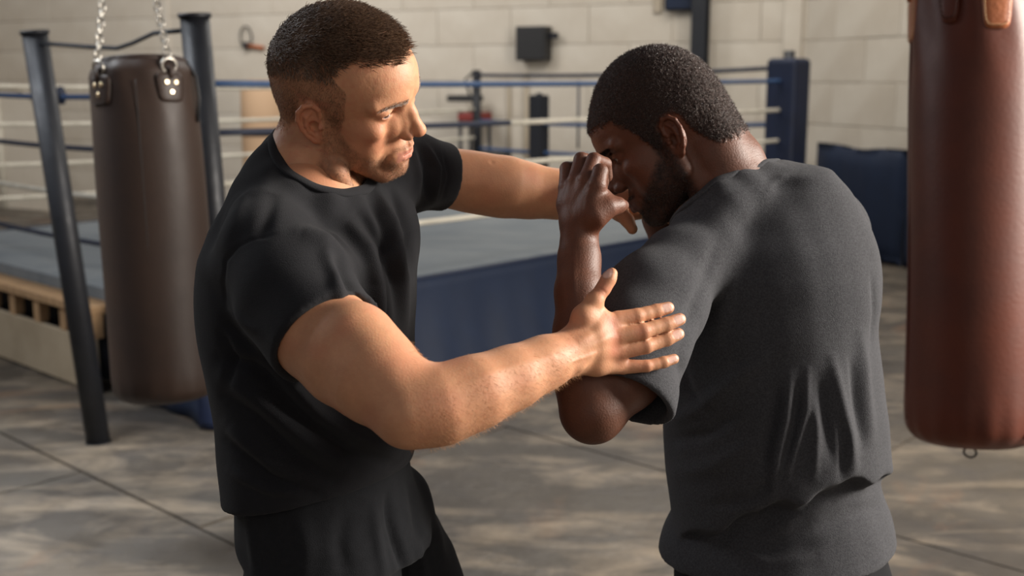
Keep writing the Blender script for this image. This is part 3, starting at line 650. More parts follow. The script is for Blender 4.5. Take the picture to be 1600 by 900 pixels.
# ------------------------------------------------------------------ people
def head_frame(yaw_dir, pitch, roll=0.0):
    f = np.array([yaw_dir[0]*math.cos(pitch), yaw_dir[1]*math.cos(pitch), -math.sin(pitch)])
    l = np.cross([0, 0, 1.0], f); l /= np.linalg.norm(l); u = np.cross(f, l)
    c, s = math.cos(roll), math.sin(roll)
    return np.column_stack([f, c*l+s*u, c*u-s*l])       # local x forward, y left, z up
def make_head(M, O, S, pr, neck, h=0.12):
    """head in local centimetres; M axes, O origin (ear midpoint), S scale; neck: world (point, radius) chains"""
    v = Vol((-12.5, -10.6, -19), (14, 10.6, 16.2), h, 2.0)
    E = v.ell; c = v.cone
    cr_ = pr.get('crown', 0); E((0.3-cr_*.4, 0, 4.6+cr_*.5), (9.5, 7.45, 8.3+cr_*.5)); E((3.6, 0, 4.9), (6.4, 6.2, 6.3), 1.5); E((-3.6, 0, 3.2), (6.3, 6.6, 6.6), 1.5)
    E((-5.2, 0, -0.6), (3.6, 4.8, 4.5), 2.0)
    E((4.4, 0, -1.2), (4.7, 5.9, 6.6), 1.6)
    jw = pr.get('jaw', 1.0)
    for s in (1, -1):
        c((1.3, s*5.3*jw, -4.4), (7.2, s*1.9, -8.4), 1.5, 1.5, 1.2)
        c((0.5, s*6.0, -0.6), (1.3, s*5.3*jw, -4.4), 1.3, 1.5, 1.5)
        E((6.0, s*4.7, -0.2), (2.5, 1.5, 1.5), 1.4)
        E((4.8, s*4.2, -3.4), (3.0, 2.0, 3.2), 1.5)
    E((4.4, 0, -5.6), (4.6, 4.3, 3.2), 1.5)
    E((8.2, 0, -8.1), (1.7, 1.9, 1.5), 1.3); E((6.6, 0, 5.4), (3.5, 4.6, 3.6), 1.5)
    E((8.3, 0, -5.0), (2.1, 2.9, 2.7), 1.2)
    for s in (1, -1):
        c((9.4, s*1.3, 4.1), (7.5, s*5.0, 3.9), 0.95, 0.9, 1.0)
        E((10.1, s*3.45, 2.25), (1.95, 1.6, 1.15), 0.9, 's'); E((8.5, s*1.7, -.5), (1.4, 1.3, 2.0), 1.0)
    # eyes: lid ball, opening, eyeball
    ez = pr.get('eye_z', 2.35); lid = pr.get('lid', (0.42, -0.05))
    for s in (1, -1):
        e = np.array([7.55, s*3.2, ez]); E(e, (1.42, 1.5, 1.35), 0.35)
        E(e+[1.35, s*0.05, lid[1]], (1.0, 1.25, lid[0]), 0.08, 's')
        E(e, (1.2, 1.2, 1.2), 0.0)
        c(e+[1.05, s*1.2, .95], e+[1.25, -s*1.0, .95], 0.16, 0.16, 0.25, 's')
    nw = pr.get('nose_w', 1.0); nl = pr.get('nose_l', 1.0)
    c((9.0, 0, 3.5), (10.2*1, 0, 1.2), 0.95, 0.85, 0.9); c((10.2, 0, 1.2), (10.3+1.15*nl, 0, -1.0), 0.72*nw, 0.9*nw, 0.7)
    E((9.7, 0, -.5), (1.5, 1.25*nw, 1.7), .6)
    for s in (1, -1): c((8.9, s*.85, 2.8), (9.9, s*.95*nw, -.9), .75, .85, .6)
    E((10.2+1.15*nl, 0, -1.2), (0.95, 1.0*nw, 0.8), 0.5)
    for s in (1, -1):
        E((10.2, s*1.28*nw, -1.65), (1.15, 0.68*nw, 0.75), 0.4)
        E((10.7, s*0.68*nw, -2.3), (0.55, 0.38*nw, 0.5), 0.2, 's')
        c((9.75, s*2.5*nw, -2.6), (8.75, s*3.3, -4.9), 0.08, 0.14, 0.5, 's')
        c((8.6, s*3.2, -4.8), (7.9, s*3.4, -7.0), 0.1, 0.15, 0.5, 's')
    c((10.3, 0, -3.0), (10.25, 0, -3.9), 0.2, 0.25, 0.5, 's')
    lf = pr.get('lip', 1.0); op = pr.get('open', 0.12); my = 2.45
    mz = -4.95
    for s in (1, -1):
        v.chain([((10.35, s*0.0, mz+.42+op), .42*lf), ((10.1, s*1.0, mz+.40+op), .36*lf), ((9.1, s*my, mz+.16), .16)], 0.3)
        v.chain([((10.15, 0, mz-.52-op), .56*lf), ((9.9, s*1.0, mz-.48-op), .46*lf), ((9.0, s*my, mz+.08), .16)], 0.3)
    c((9.6, 0, mz-1.55), (9.2, 0, mz-1.6), 0.55, 0.5, 0.8, 's')
    for s in (1, -1):
        v.chain([((10.3, 0, mz), op+.03), ((10.0, s*1.2, mz), op*.8+.03), ((8.9, s*2.55, mz+.12), .08)], 0.06, 's')
        c((10.6, s*0.0, mz), (10.2, s*1.2, mz), op+.05, op*.6+.03, 0.06, 's')
    # ears
    for s in (1, -1):
        B = np.array([-0.86, s*0.50, -0.10]); B /= np.linalg.norm(B); U = np.array([-0.20, s*0.10, 0.97]); U -= B*(U@B); U /= np.linalg.norm(U)
        Nn = np.cross(B, U); Nn *= np.sign(Nn[1]*s)
        c0 = np.array([0.2, s*7.0, 0.1]); Q = lambda a, b, n=0: c0+B*a*0.95+U*b+Nn*n
        E(Q(0.9, 0.5, 0.05), (1.65, 2.75, 0.42), 0.5, R=np.column_stack([B, U, Nn]))
        v.chain([(Q(0.2, 0.1, .30), .20), (Q(-.55, 1.1, .35), .27), (Q(-.45, 2.3, .4), .30), (Q(.4, 3.05, .45), .32), (Q(1.5, 3.0, .5), .32), (Q(2.3, 2.2, .5), .32),
                 (Q(2.5, 1.0, .5), .32), (Q(2.15, -.4, .45), .3), (Q(1.5, -1.6, .35), .3), (Q(.8, -2.4, .25), .32)], 0.16)
        E(Q(.35, -2.3, .1), (.78, .8, .42), 0.3, R=np.column_stack([B, U, Nn]))
        E(Q(0.9, 1.7, .75), (1.0, .85, .42), 0.2, 's', R=np.column_stack([B, U, Nn]))
        E(Q(0.5, -.35, .55), (.75, 1.0, .75), 0.25, 's', R=np.column_stack([B, U, Nn]))
        v.chain([(Q(.5, 2.1, .25), .2), (Q(1.35, 1.3, .35), .3), (Q(1.5, .2, .4), .3), (Q(1.2, -.9, .35), .28), (Q(.55, -1.5, .3), .27)], 0.2)
        E(Q(-.5, -.35, .35), (.4, .6, .4), 0.25)
    # neck and what joins it, given in the world
    W = lambda p: (M.T @ (np.array(p)-O))/S
    for ch, k in neck: v.chain([(W(p), r/S) for p, r in ch], k)
    V, Q4 = v.mesh(); Q4 = orient(V, Q4); V = relax(V, Q4, 1, 0.3)
    N = vnormals(V, Q4)
    cols, masks = head_colors(V, N, pr, ez)
    V = V + N*masks['cap'][:, None]
    rough_n = (vnoise(V, 2.2)-.5)*.018*(1-masks['cap'])+masks['hair']*pr.get('curl', 0)*(vnoise(V, 3.1, 4)+.6*vnoise(V, 5.5, 5)-.8)
    V = V + N*rough_n[:, None]
    return O + (V @ M.T)*S, Q4, cols, masks, V, N
def mixc(a, b, m): return a*(1-m[:, None])+np.array(b[:3])*m[:, None]
def head_colors(V, N, pr, ez):
    x, y, z = V.T; ay = np.abs(y); n1 = vnoise(V, 0.9, 1); n4 = vnoise(V, 1.7, 11); n2 = vnoise(V, 2.6, 2); n3 = vnoise(V, 7.0, 3)
    col = np.tile(np.array(pr['skin'][:3]), (len(V), 1))*(0.93+.14*n1[:, None])
    col = mixc(col, pr['flush'], .30*sstep(.45, .85, n4))
    col = mixc(col, pr['flush'], .55*np.exp(-((x-7)**2+(ay-4.6)**2+(z+1)**2)/7.0)+.5*np.exp(-((x-11.5)**2+y**2+(z+1.6)**2)/1.6)+.55*((ay > 7.2) & (np.abs(z) < 4)))
    # hair line over the side view
    xe = x+pr.get('recede', .5)*np.maximum(ay-2.6, 0)*sstep(5.5, 8.0, z)
    zh = np.interp(xe, pr['hl_x'], pr['hl_z'])
    m = sstep(-.5, .6, z-zh+(n2-.5)*.9+(n3-.5)*.8)
    ear = sstep(3.6, 2.6, np.sqrt(((x+0.6)/.8)**2+((z-.4))**2))*sstep(6.6, 7.2, ay)
    m = m*(1-ear)
    full = sstep(pr['fade'][0], pr['fade'][1], z-.25*np.minimum(x, 0)+.35*(4-ay)) if pr['fade'] else np.ones(len(V))
    cap = m*(pr['cap0']+(pr['cap1']-pr['cap0'])*full)
    tone = pr['hair_m0']+(1-pr['hair_m0'])*full
    col = mixc(col, pr['hair'], m*tone*(.8+.2*n3))
    # beard
    jaw = sstep(0.4, -1.6, z+0.55*(x-4)*(x > 4)*0.55)*sstep(0.2, 1.6, x)*sstep(-10.2+0, -8.6, z+.12*np.minimum(x-6, 0)*-1)*sstep(-.9, .1, x+0*z+1.4)
    jaw = sstep(-1.2, -2.8, z+np.maximum(x-3.5, 0)*.75-.6)*sstep(0.3, 1.5, x)
    side = sstep(0.6, 1.6, x)*sstep(3.6, 2.6, x)*sstep(2.5, 1.0, z)
    must = sstep(0.55, 0.0, np.abs(z+3.85))*sstep(2.9, 2.2, ay)*sstep(8.6, 9.3, x)
    gt = np.exp(-(((ay)/2.3)**2+((z+8.3)/1.4)**2))*sstep(6.5, 8, x)
    lipz = sstep(1.0, .6, np.abs(z+5.05))*sstep(2.9, 2.2, ay)*sstep(8.4, 9.0, x)
    b = np.clip(np.maximum(np.maximum(jaw, side), np.maximum(must, gt)), 0, 1)*(1-lipz)*sstep(-14.0, -10.0, z+0.3*x)
    bm = b*pr['beard_m']*(.6+.4*n2)*(.65+.35*n3)*(1+.35*gt)
    col = mixc(col, pr['beard'], np.clip(bm, 0, 1))
    # lips
    lip = sstep(.95, .7, np.abs(z+5.0+.1))*sstep(2.5, 2.1, ay)*sstep(9.0, 9.5, x-(.0))
    col = mixc(col, pr['lips'], lip*.8)
    inm = sstep(pr.get('open', .12)+.12, pr.get('open', .12), np.abs(z+4.95))*sstep(2.3, 1.9, ay)*sstep(9.9, 9.6, x)*sstep(8, 8.6, x)
    col = mixc(col, (0.05, 0.015, 0.012), inm*.8)
    # brows
    zb = 3.75+.18*np.sin((ay-1.2)/3.6*2.6)
    brow = sstep(.5, .22, np.abs(z-zb)*(1+.15*np.maximum(ay-3.5, 0)))*sstep(1.0, 1.6, ay)*sstep(5.5, 4.6, ay)*(x > 6)
    col = mixc(col, pr['brow'], brow*(.7+.3*n3)*pr['brow_m'])
    # eyes
    e = np.stack([x-7.55, ay-3.2, z-ez], 1); re = np.linalg.norm(e, axis=1); ev = e/re[:, None]
    ball = (re < 1.232) & (x > 8.0)
    g = np.array(pr['gaze']); g = g/np.linalg.norm(g); gy = g[1]; cosg = ev[:, 0]*g[0]+ev[:, 1]*gy+ev[:, 2]*g[2]
    lash = (re > 1.232) & (re < 1.36) & (x > 8.1) & (np.abs(z-ez-pr.get('lid', (0, 0))[1]) < pr.get('lid', (.42, 0))[0]+.16)
    col = mixc(col, pr['lash'], lash*.75)
    col[ball] = np.array([.62, .56, .52])*pr.get('white', 1.0)
    col[ball & (cosg > .885)] = pr['iris']; col[ball & (cosg > .975)] = (.006, .006, .006)
    return col, dict(hair=m, full=full, cap=cap, beard=np.clip(bm, 0, 1), brow=brow*pr['brow_m'], ball=ball)

def strands(Vw, Q4, wt, n, fn_len, fn_dir, rad, seed, Nw, segs=3, area=True):
    """short hairs on a surface: returns one mesh's verts and faces. wt per-vertex density."""
    r = np.random.RandomState(seed)
    qw = wt[Q4].mean(1)*np.linalg.norm(np.cross(Vw[Q4[:, 2]]-Vw[Q4[:, 0]], Vw[Q4[:, 3]]-Vw[Q4[:, 1]]), axis=1)
    cs = np.cumsum(qw); 
    if cs[-1] <= 0: return None
    qi = np.searchsorted(cs, r.uniform(0, cs[-1], n)); qi = np.minimum(qi, len(Q4)-1)
    a, b = r.uniform(0, 1, (2, n, 1)); q = Q4[qi]
    p = (Vw[q[:, 0]]*(1-a)+Vw[q[:, 1]]*a)*(1-b)+(Vw[q[:, 3]]*(1-a)+Vw[q[:, 2]]*a)*b
    vi = q[:, 0]; nn = Nw[vi]; L = fn_len(vi, r)[:, None]; D0, D1 = fn_dir(vi, nn, r)
    D0 /= np.linalg.norm(D0, axis=1, keepdims=True); D1 /= np.linalg.norm(D1, axis=1, keepdims=True)
    rings = []; rr = rad*r.uniform(.7, 1.2, (n, 1)); pos = p-nn*rad
    for s in range(segs+1):
        t = s/segs; D = D0*(1-t)+D1*t; D /= np.linalg.norm(D, axis=1, keepdims=True)
        if s: pos = pos+D*L/segs
        u = np.cross(D, nn+.01); u /= np.linalg.norm(u, axis=1, keepdims=True)+1e-9; w = np.cross(D, u)
        k = rr*(1-.8*t)
        rings.append([pos+k*u, pos+k*(-.5*u+.87*w), pos+k*(-.5*u-.87*w)])
    V = np.stack([np.stack(x, 1) for x in rings], 1).reshape(n, -1, 3)       # n, (segs+1)*3
    base = (np.arange(n)*(segs+1)*3)[:, None]; F = []
    for s in range(segs):
        for k in range(3):
            k2 = (k+1) % 3; F.append(base+np.array([[s*3+k, s*3+k2, s*3+3+k2, s*3+3+k]]))
    return V.reshape(-1, 3), np.concatenate(F, 0), np.repeat(vi, (segs+1)*3)

def limb(pts): return [(P(x, y, d), px2m(r, d)) for x, y, d, r in pts]
def skin_piece(lo, hi, h, build, relax_n=1):
    v = Vol(lo, hi, h); build(v); V, Q4 = v.mesh(); Q4 = orient(V, Q4); V = relax(V, Q4, relax_n, .4); return V, Q4
def bounds(chs, pad=0.03):
    pts = np.array([p for ch in chs for p, r in ch]); rr = max(r for ch in chs for p, r in ch)
    return pts.min(0)-rr-pad, pts.max(0)+rr+pad
def set_matte(me, head_mask):
    a = me.attributes.new('Matte', 'FLOAT', 'POINT'); m = np.zeros(len(me.vertices), np.float32); m[:len(head_mask)] = head_mask; a.data.foreach_set('value', m)
def join_parts(parts):
    Vs, Qs, Cs = [], [], []; o = 0
    for V, Q4, c in parts: Vs.append(V); Qs.append(Q4+o); Cs.append(c); o += len(V)
    return np.concatenate(Vs), np.concatenate(Qs), np.concatenate(Cs)
def skin_tone(V, pr, seed=0, extra=None):
    n = vnoise(V, 55, seed); n2 = vnoise(V, 260, seed+1)
    c = np.tile(np.array(pr['skin'][:3]), (len(V), 1))*(.88+.16*n+.08*n2)[:, None]
    c = mixc(c, pr['flush'], .35*sstep(.5, .9, vnoise(V, 30, seed+5)))
    return c

M_skin_pale = material('pale_skin', (.6, .35, .22, 1), 0.54, attr='Col', spec=.38, sss=0.2, bump=0.16, bump_scale=380, noise_scale=130, noise_amt=.25, col2=(.50, .20, .11, 1))
M_skin_dark = material('dark_skin', (.1, .05, .03, 1), 0.52, attr='Col', sss=0.08, bump=0.3, bump_scale=420, spec=0.38, noise_scale=60, noise_amt=.2, col2=(.05, .022, .014, 1))
M_hair_brown = material('brown_hair', srgb(74, 54, 42), 0.34, spec=.7, noise_scale=300, noise_amt=.8, col2=srgb(172, 142, 116))  # lighter second colour paints shine highlights into the strands
M_hair_stub = material('stubble_hair', srgb(134, 100, 74), 0.5, spec=.4)
M_hair_black = material('black_hair', srgb(30, 24, 22), 0.4, spec=.7, noise_scale=420, noise_amt=.9, col2=srgb(112, 92, 84))
M_shirt_black = material('black_cotton', srgb(33, 33, 36), 0.9, spec=.2, sheen=.04, bump=.5, bump_scale=900, noise_scale=70, noise_amt=.18, col2=srgb(44, 44, 47))
M_shirt_char = material('washed_black_cotton', srgb(57, 57, 60), 0.95, spec=.12, sheen=.05, bump=.6, bump_scale=800, noise_scale=340, noise_amt=.5, col2=srgb(86, 86, 89))
M_trouser = material('charcoal_jersey', srgb(34, 35, 38), 0.95, spec=.15, sheen=.04, bump=.5, bump_scale=900, noise_scale=110, noise_amt=.3, col2=srgb(46, 47, 50))
M_trouser_blk = material('black_jersey', srgb(16, 16, 20), 0.9, spec=.2, bump=.4, bump_scale=900)
M_shoe = material('shoe_leather', srgb(22, 22, 24), 0.5)
M_sole = material('shoe_rubber', srgb(190, 188, 182), 0.7)
M_nail = None

def loft_px(rows, Y0, phi, a, fwd_shift=0.0):
    out = []
    for r in rows:
        y, xl, xr = r[:3]; Yr = r[3] if len(r) > 3 else Y0; aa = r[4] if len(r) > 4 else a
        c = PY((xl+xr)/2, y, Yr); d = Yr/(cp+(450-y)/F_PX*sp); hx = (xr-xl)/2*d/F_PX
        b = math.sqrt(max((hx*hx-(aa*math.sin(phi))**2), 0.0036)/math.cos(phi)**2)
        out.append((c[2], c[0], c[1], aa, b, phi))
    return out
def shoe_mesh(ank, dirv):             # simple trainer: upper and sole meshes
    d = np.array([dirv[0], dirv[1], 0.]); d /= np.linalg.norm(d)
    def up(v):
        a = np.array([ank[0], ank[1], 0.])
        v.cone(a+[0, 0, .07]-d*.03, a+d*.02+[0, 0, .10], .042, .045, .02); v.cone(a+d*.02+[0, 0, .07], a+d*.17+[0, 0, .045], .042, .034, .02)
        v.cone(a-d*.04+[0, 0, .05], a+d*.1+[0, 0, .05], .036, .036, .02)
    return skin_piece(np.array([ank[0]-.3, ank[1]-.3, .022]), np.array([ank[0]+.3, ank[1]+.3, .18]), .005, up)
def add_shoe(parent, ank, dirv):
    V, Q4 = shoe_mesh(ank, dirv); me = fast_mesh('shoe', to_local(parent, V), Q4); s = link('shoe', me, M_shoe, parent)
    d = np.array([dirv[0], dirv[1], 0.]); d /= np.linalg.norm(d); n = np.array([-d[1], d[0], 0]); a = np.array([ank[0], ank[1], 0.])
    rim = []
    for t, w in ((-.085, .02), (-.075, .036), (-.02, .042), (.06, .043), (.13, .048), (.18, .04), (.207, .018)): rim.append((t, w))
    out = [a+d*t+n*w for t, w in rim]+[a+d*t-n*w for t, w in reversed(rim)]; m = len(out)
    Vs = [p-np.array(parent.location)+[0, 0, z] for z in (0.0, .028) for p in out]
    Fs = [tuple(range(m, 2*m)), tuple(reversed(range(m)))]+[(i, (i+1) % m, m+(i+1) % m, m+i) for i in range(m)]
    pydata('sole', Vs, Fs, M_sole, s)
def clip_sleeve(v, ch, grow, hem_p, hem_n, k, inner, depth=.05):
    pass
def cloth_obj(name, v, mat, parent, strokes=(), wr=(), blurs=1, relax_n=2, hook=None, kids=None):
    v.blur(blurs); V, Q4 = v.mesh(); Q4 = orient(V, Q4); V = relax(V, Q4, relax_n, .5); N = vnormals(V, Q4)
    D = stroke_disp(V, N, strokes)
    for sc_, amp, seed in wr: D = D+amp*noise3(V, sc_, seed)
    V = V+N*D[:, None]; V = relax(V, Q4, 1, .5)
    me = fast_mesh(name, to_local(parent, V), Q4); return link(name, me, mat, parent), V, Q4
def plane3(a, b, c, toward):
    n = np.cross(b-a, c-a); n /= np.linalg.norm(n)
    return (a, n if n @ (np.array(toward, float)) > 0 else -n)
def unit(v): v = np.array(v, float); return v/np.linalg.norm(v)
def band(name, strips, mat, parent):                 # ribbed collar: profiles that follow the shirt from the neckline outwards
    K = len(strips[0]); n = len(strips); V = [np.array(p)-np.array(parent.location) for st in strips for p in st]
    Fc = [(i*K+k, i*K+(k+1) % K, ((i+1) % n)*K+(k+1) % K, ((i+1) % n)*K+k) for i in range(n) for k in range(K)]
    return pydata(name, V, Fc, mat, parent, True)
def fgrad(v, p):
    e = 1.5*v.h; g = np.array([fsample(v, p+d)-fsample(v, p-d) for d in np.eye(3)*e]); return g/(np.linalg.norm(g)+1e-9)
def open_collar(v, ring, ax, w, tube_r=.013):
    # the shirt rises to the neckline ring and is cut away inside it, along the neck's axis ax
    ax = unit(ax); c = sum(ring)/len(ring); u, x, _ = frame_of(ax)
    outw = lambda p: unit((p-c)-ax*((p-c) @ ax))
    v.chain([(p-ax*tube_r*.7-outw(p)*tube_r*.6, tube_r) for p in ring+[ring[0]]], .020)
    v.chain([(p-ax*tube_r*2.9-outw(p)*tube_r*.2, tube_r*1.6) for p in ring+[ring[0]]], .026)
    rel = np.array(ring)-c; th = np.arctan2(rel @ x, rel @ u); rho = np.hypot(rel @ x, rel @ u); hh = rel @ ax; o = np.argsort(th)
    th, rho, hh = th[o], rho[o], hh[o]; T = np.linspace(-math.pi, math.pi, 145)
    R = np.interp(T, th, rho, period=2*math.pi)
    for _ in range(6): R[:-1] = (np.roll(R[:-1], 1)+R[:-1]*2+np.roll(R[:-1], -1))/4
    R -= tube_r*.75; R[-1] = R[0]; h0 = hh.min()-.035; Rm = R.max()
    strips = []
    for k in range(0, 144, 2):
        d = u*math.cos(T[k])+x*math.sin(T[k]); p = c+d*(R[k]+.0012)+ax*.07; st = 0
        while st < 260 and fsample(v, p) > 0: p = p-ax*.0006; st += 1
        outer, inner = [], []
        for s_ in range(8):
            g = fgrad(v, p); p = p-g*fsample(v, p); e = -ax*.5+d; t = e-g*(e @ g); t = t/np.linalg.norm(t)
            lift = .0036*math.sqrt(max(0, 1-((s_-3.5)/3.9)**4)); outer.append(p+g*lift); inner.append(p-g*.004); p = p+t*w/7
        strips.append(outer+inner[::-1])
    A_ = np.array(strips)
    for _ in range(5): A_ = (np.roll(A_, 1, 0)+2*A_+np.roll(A_, -1, 0))/4
    strips = A_
    def fn(X, Y, Z):
        X, Y, Z = X-c[0], Y-c[1], Z-c[2]; a = X*u[0]+Y*u[1]+Z*u[2]; b = X*x[0]+Y*x[1]+Z*x[2]; h = X*ax[0]+Y*ax[1]+Z*ax[2]
        r = np.interp(np.arctan2(b, a), T, R).astype(np.float32); return np.maximum(np.sqrt(a*a+b*b)-r, h0-h)
    v.put(c-Rm-.12, c+Rm+.12, fn, .0015, 's')
    return strips
# ============================================================ the coach (short brown hair)
pale = dict(skin=(.57, .285, .155), flush=(.52, .185, .105), hair=(.075, .047, .032), brow=(.16, .085, .05), beard=(.16, .085, .05), lips=(.50, .20, .15),
            hl_x=[-10, -8, -5, -3.4, -2.2, -.4, .8, 1.6, 3.3, 4.0, 4.7, 5.4, 6.6, 8, 10], hl_z=[-4.3, -4.2, -3.2, -.6, 3.2, 3.4, 2.0, .2, .2, 2.0, 7.6, 9.6, 9.8, 9.3, 9.2],
            fade=(4.2, 9.6), hair_m0=.30, cap0=.0, cap1=.18, beard_m=.72, brow_m=.45, lash=(.06, .03, .02), gaze=(1, .45, -.25), iris=(.08, .10, .11), recede=.55,
            lid=(.30, -.28), open=.17, nose_w=1.0, nose_l=1.1, lip=.72)
yaw = math.radians(-17.3); S1 = .0102
M1 = head_frame((math.cos(yaw), math.sin(yaw)), math.radians(15.6), math.radians(27.8))
O1 = np.array([-.234, 1.588, CAMZ-.029])
neck1 = [(limb([(508, 215, 1.60, 54), (482, 262, 1.60, 57), (475, 330, 1.61, 66)]), 1.4),
         (limb([(468, 220, 1.60, 36), (452, 290, 1.59, 32), (430, 350, 1.54, 30)]), 3.2),
         (limb([(492, 232, 1.56, 13), (525, 270, 1.55, 12), (552, 306, 1.575, 11)]), 1.6),
         (limb([(560, 262, 1.61, 18), (542, 300, 1.615, 16), (525, 355, 1.64, 28)]), 1.6),
         (limb([(530, 345, 1.63, 36), (480, 370, 1.60, 50)]), 2.5)]
V1, Q1, c1, mk1, L1, N1 = make_head(M1, O1, S1, pale, neck1)
man1 = empty('person', (P(500, 800, 1.6)[0], 1.60, 0), 'man with short brown hair in black t-shirt, his hand on the other man\'s upper arm', 'person')

up1 = limb([(425, 400, 1.475, 66), (465, 460, 1.435, 71), (503, 520, 1.40, 74), (545, 560, 1.365, 73), (585, 592, 1.33, 66), (640, 642, 1.295, 53)])
fo1 = limb([(640, 642, 1.295, 53), (690, 632, 1.305, 57), (745, 612, 1.32, 52), (800, 590, 1.345, 45), (850, 567, 1.37, 37), (885, 553, 1.39, 33.5)])
hand1 = [limb([(885, 553, 1.39, 33), (905, 540, 1.40, 30), (925, 532, 1.405, 27)]),
         limb([(893, 530, 1.398, 16), (930, 512, 1.405, 17), (966, 500, 1.418, 13.5)]), limb([(895, 545, 1.395, 16), (932, 532, 1.402, 17), (968, 525, 1.412, 13.5)]),
         limb([(895, 560, 1.395, 16), (932, 551, 1.405, 17), (970, 548, 1.418, 13)]), limb([(893, 572, 1.40, 15), (932, 570, 1.412, 16), (974, 573, 1.428, 11.5)])]
thumb1 = limb([(898, 525, 1.40, 16), (912, 494, 1.40, 17), (929, 470, 1.405, 13), (943, 450, 1.41, 10.5), (951, 436, 1.412, 10.5), (956, 427, 1.413, 8.8)])
fing1 = [limb([(966, 500, 1.418, 14.6), (995, 494, 1.422, 12.1), (1010, 490, 1.428, 11.0), (1025, 486, 1.433, 11.0), (1044, 481, 1.438, 9.6)]),
         limb([(968, 525, 1.412, 14.6), (1005, 518, 1.416, 12.5), (1023, 512, 1.424, 11.2), (1041, 507, 1.43, 11.4), (1062, 499, 1.437, 9.9)]),
         limb([(970, 548, 1.418, 14.0), (1009, 541, 1.422, 12.0), (1026, 535, 1.43, 10.8), (1042, 530, 1.434, 11.0), (1060, 522, 1.44, 9.5)]),
         limb([(974, 573, 1.428, 11.8), (1010, 572, 1.43, 9.6), (1024, 569, 1.435, 8.8), (1037, 566, 1.438, 9.2), (1053, 561, 1.443, 8.1)])]
webs = [limb([(912, 500, 1.40, 15), (940, 492, 1.41, 11)]), limb([(960, 512, 1.418, 11), (962, 540, 1.42, 11), (966, 562, 1.428, 11)])]
nails = []                            # (centre, along, out, half length, half width)
def nail_mark(V, c, specs):
    for ctr, al, out, hl, hw in specs:
        al = unit(al); out = unit(out-al*(out@al)); sd = np.cross(al, out); q = V-ctr
        u = (q@al)/hl; w = (q@sd)/hw; n = q@out
        m = sstep(1.12, .9, (np.abs(u)**2.6+np.abs(w)**2.6)**(1/2.6))*(n > 0)
        c = mixc(c, specs_col, m*.9); V = V-out*(m*.0006)[:, None]
        e = np.exp(-(((np.abs(u)**2.6+np.abs(w)**2.6)**(1/2.6)-1.08)/.12)**2)*(n > 0); V = V-out*(e*.0006)[:, None]; c = mixc(c, (.40, .17, .10), e*.55)
    return V, c
def creases(V, N, segs):              # skin creases and tendons: (pts world, width m, amp m)
    D = np.zeros(len(V))
    for a, b, w, amp in segs:
        ab = b-a; t = np.clip(((V-a)@ab)/(ab@ab), 0, 1); d = np.linalg.norm(V-a-t[:, None]*ab, axis=1); D += amp*np.exp(-(d/w)**2)
    return V+N*D[:, None]
def b_armR(v):
    v.chain(up1, .02); v.chain(fo1, .022)
    v.cone(*[limb([(560, 530, 1.345, 52), (615, 590, 1.31, 45)])[i][0] for i in (0, 1)], px2m(52, 1.345), px2m(42, 1.31), .03)
    for ch in hand1: v.chain(ch, .010)
    v.chain(thumb1, .007)
    for ch in webs: v.chain(ch, .010)
    for ch in fing1: v.chain(ch, .0022)
lo, hi = bounds([up1, fo1, thumb1]+fing1, .012)
Va, Qa = skin_piece(lo, hi, .0016, b_armR)
Na = vnormals(Va, Qa); toC = unit(np.array([0, 0, CAMZ])-P(980, 530, 1.4))
cr = []
for a, b, d, w in ((989, 484, 1.405, 21), (999, 507, 1.40, 23), (1003, 531, 1.405, 22), (1005, 563, 1.415, 17)):
    for k in (-4, 0, 4): cr.append((P(a+k, b, d), P(a+k+2, b+w, d), .0009, -.0007))
for p, q in (((905, 535), (955, 503)), ((905, 548), (958, 524)), ((905, 562), (960, 546)), ((905, 575), (962, 571))):
    cr.append((P(p[0], p[1], 1.375), P(q[0], q[1], 1.385), .006, .0022))
cr += [(P(934, 448, 1.40), P(950, 460, 1.40), .001, -.0006), (P(931, 455, 1.40), P(946, 466, 1.40), .001, -.0005)]
cr += [(P(655, 577, 1.26), P(640, 600, 1.245), .006, -.003), (P(700, 600, 1.25), P(860, 560, 1.34), .007, .0016), (P(880, 570, 1.35), P(930, 552, 1.38), .0022, .0011)]
Va = creases(Va, Na, cr); ca = skin_tone(Va, pale, 1)
kn = lambda V, c, pts, r, col, m: mixc(c, col, m*np.clip(sum(np.exp(-(np.linalg.norm(V-p, axis=1)/r)**2) for p in pts), 0, 1))
ca = kn(Va, ca, [P(995, 494, 1.40), P(1005, 518, 1.40), P(1009, 541, 1.40), P(1010, 572, 1.41), P(943, 450, 1.40), P(958, 505, 1.40), P(960, 528, 1.40), P(962, 550, 1.40)], .011, pale['flush'], .8)
specs_col = (.80, .54, .45)
sp1 = []
for ch, w in zip(fing1, (7.2, 7.4, 7.0, 5.8)):
    t, p = ch[-1][0], ch[-2][0]; sp1.append((t-.001*unit(t-p)+toC*px2m(7, 1.4), t-p, toC+np.array([.1, 0, .25]), px2m(9.5, 1.4), px2m(w, 1.4)))
sp1.append((thumb1[-1][0]+np.array([-.004, -.005, .0]), thumb1[-1][0]-thumb1[-3][0], toC+np.array([-1.2, 0, .2]), .0075, .006))
Va, ca = nail_mark(Va, ca, sp1)
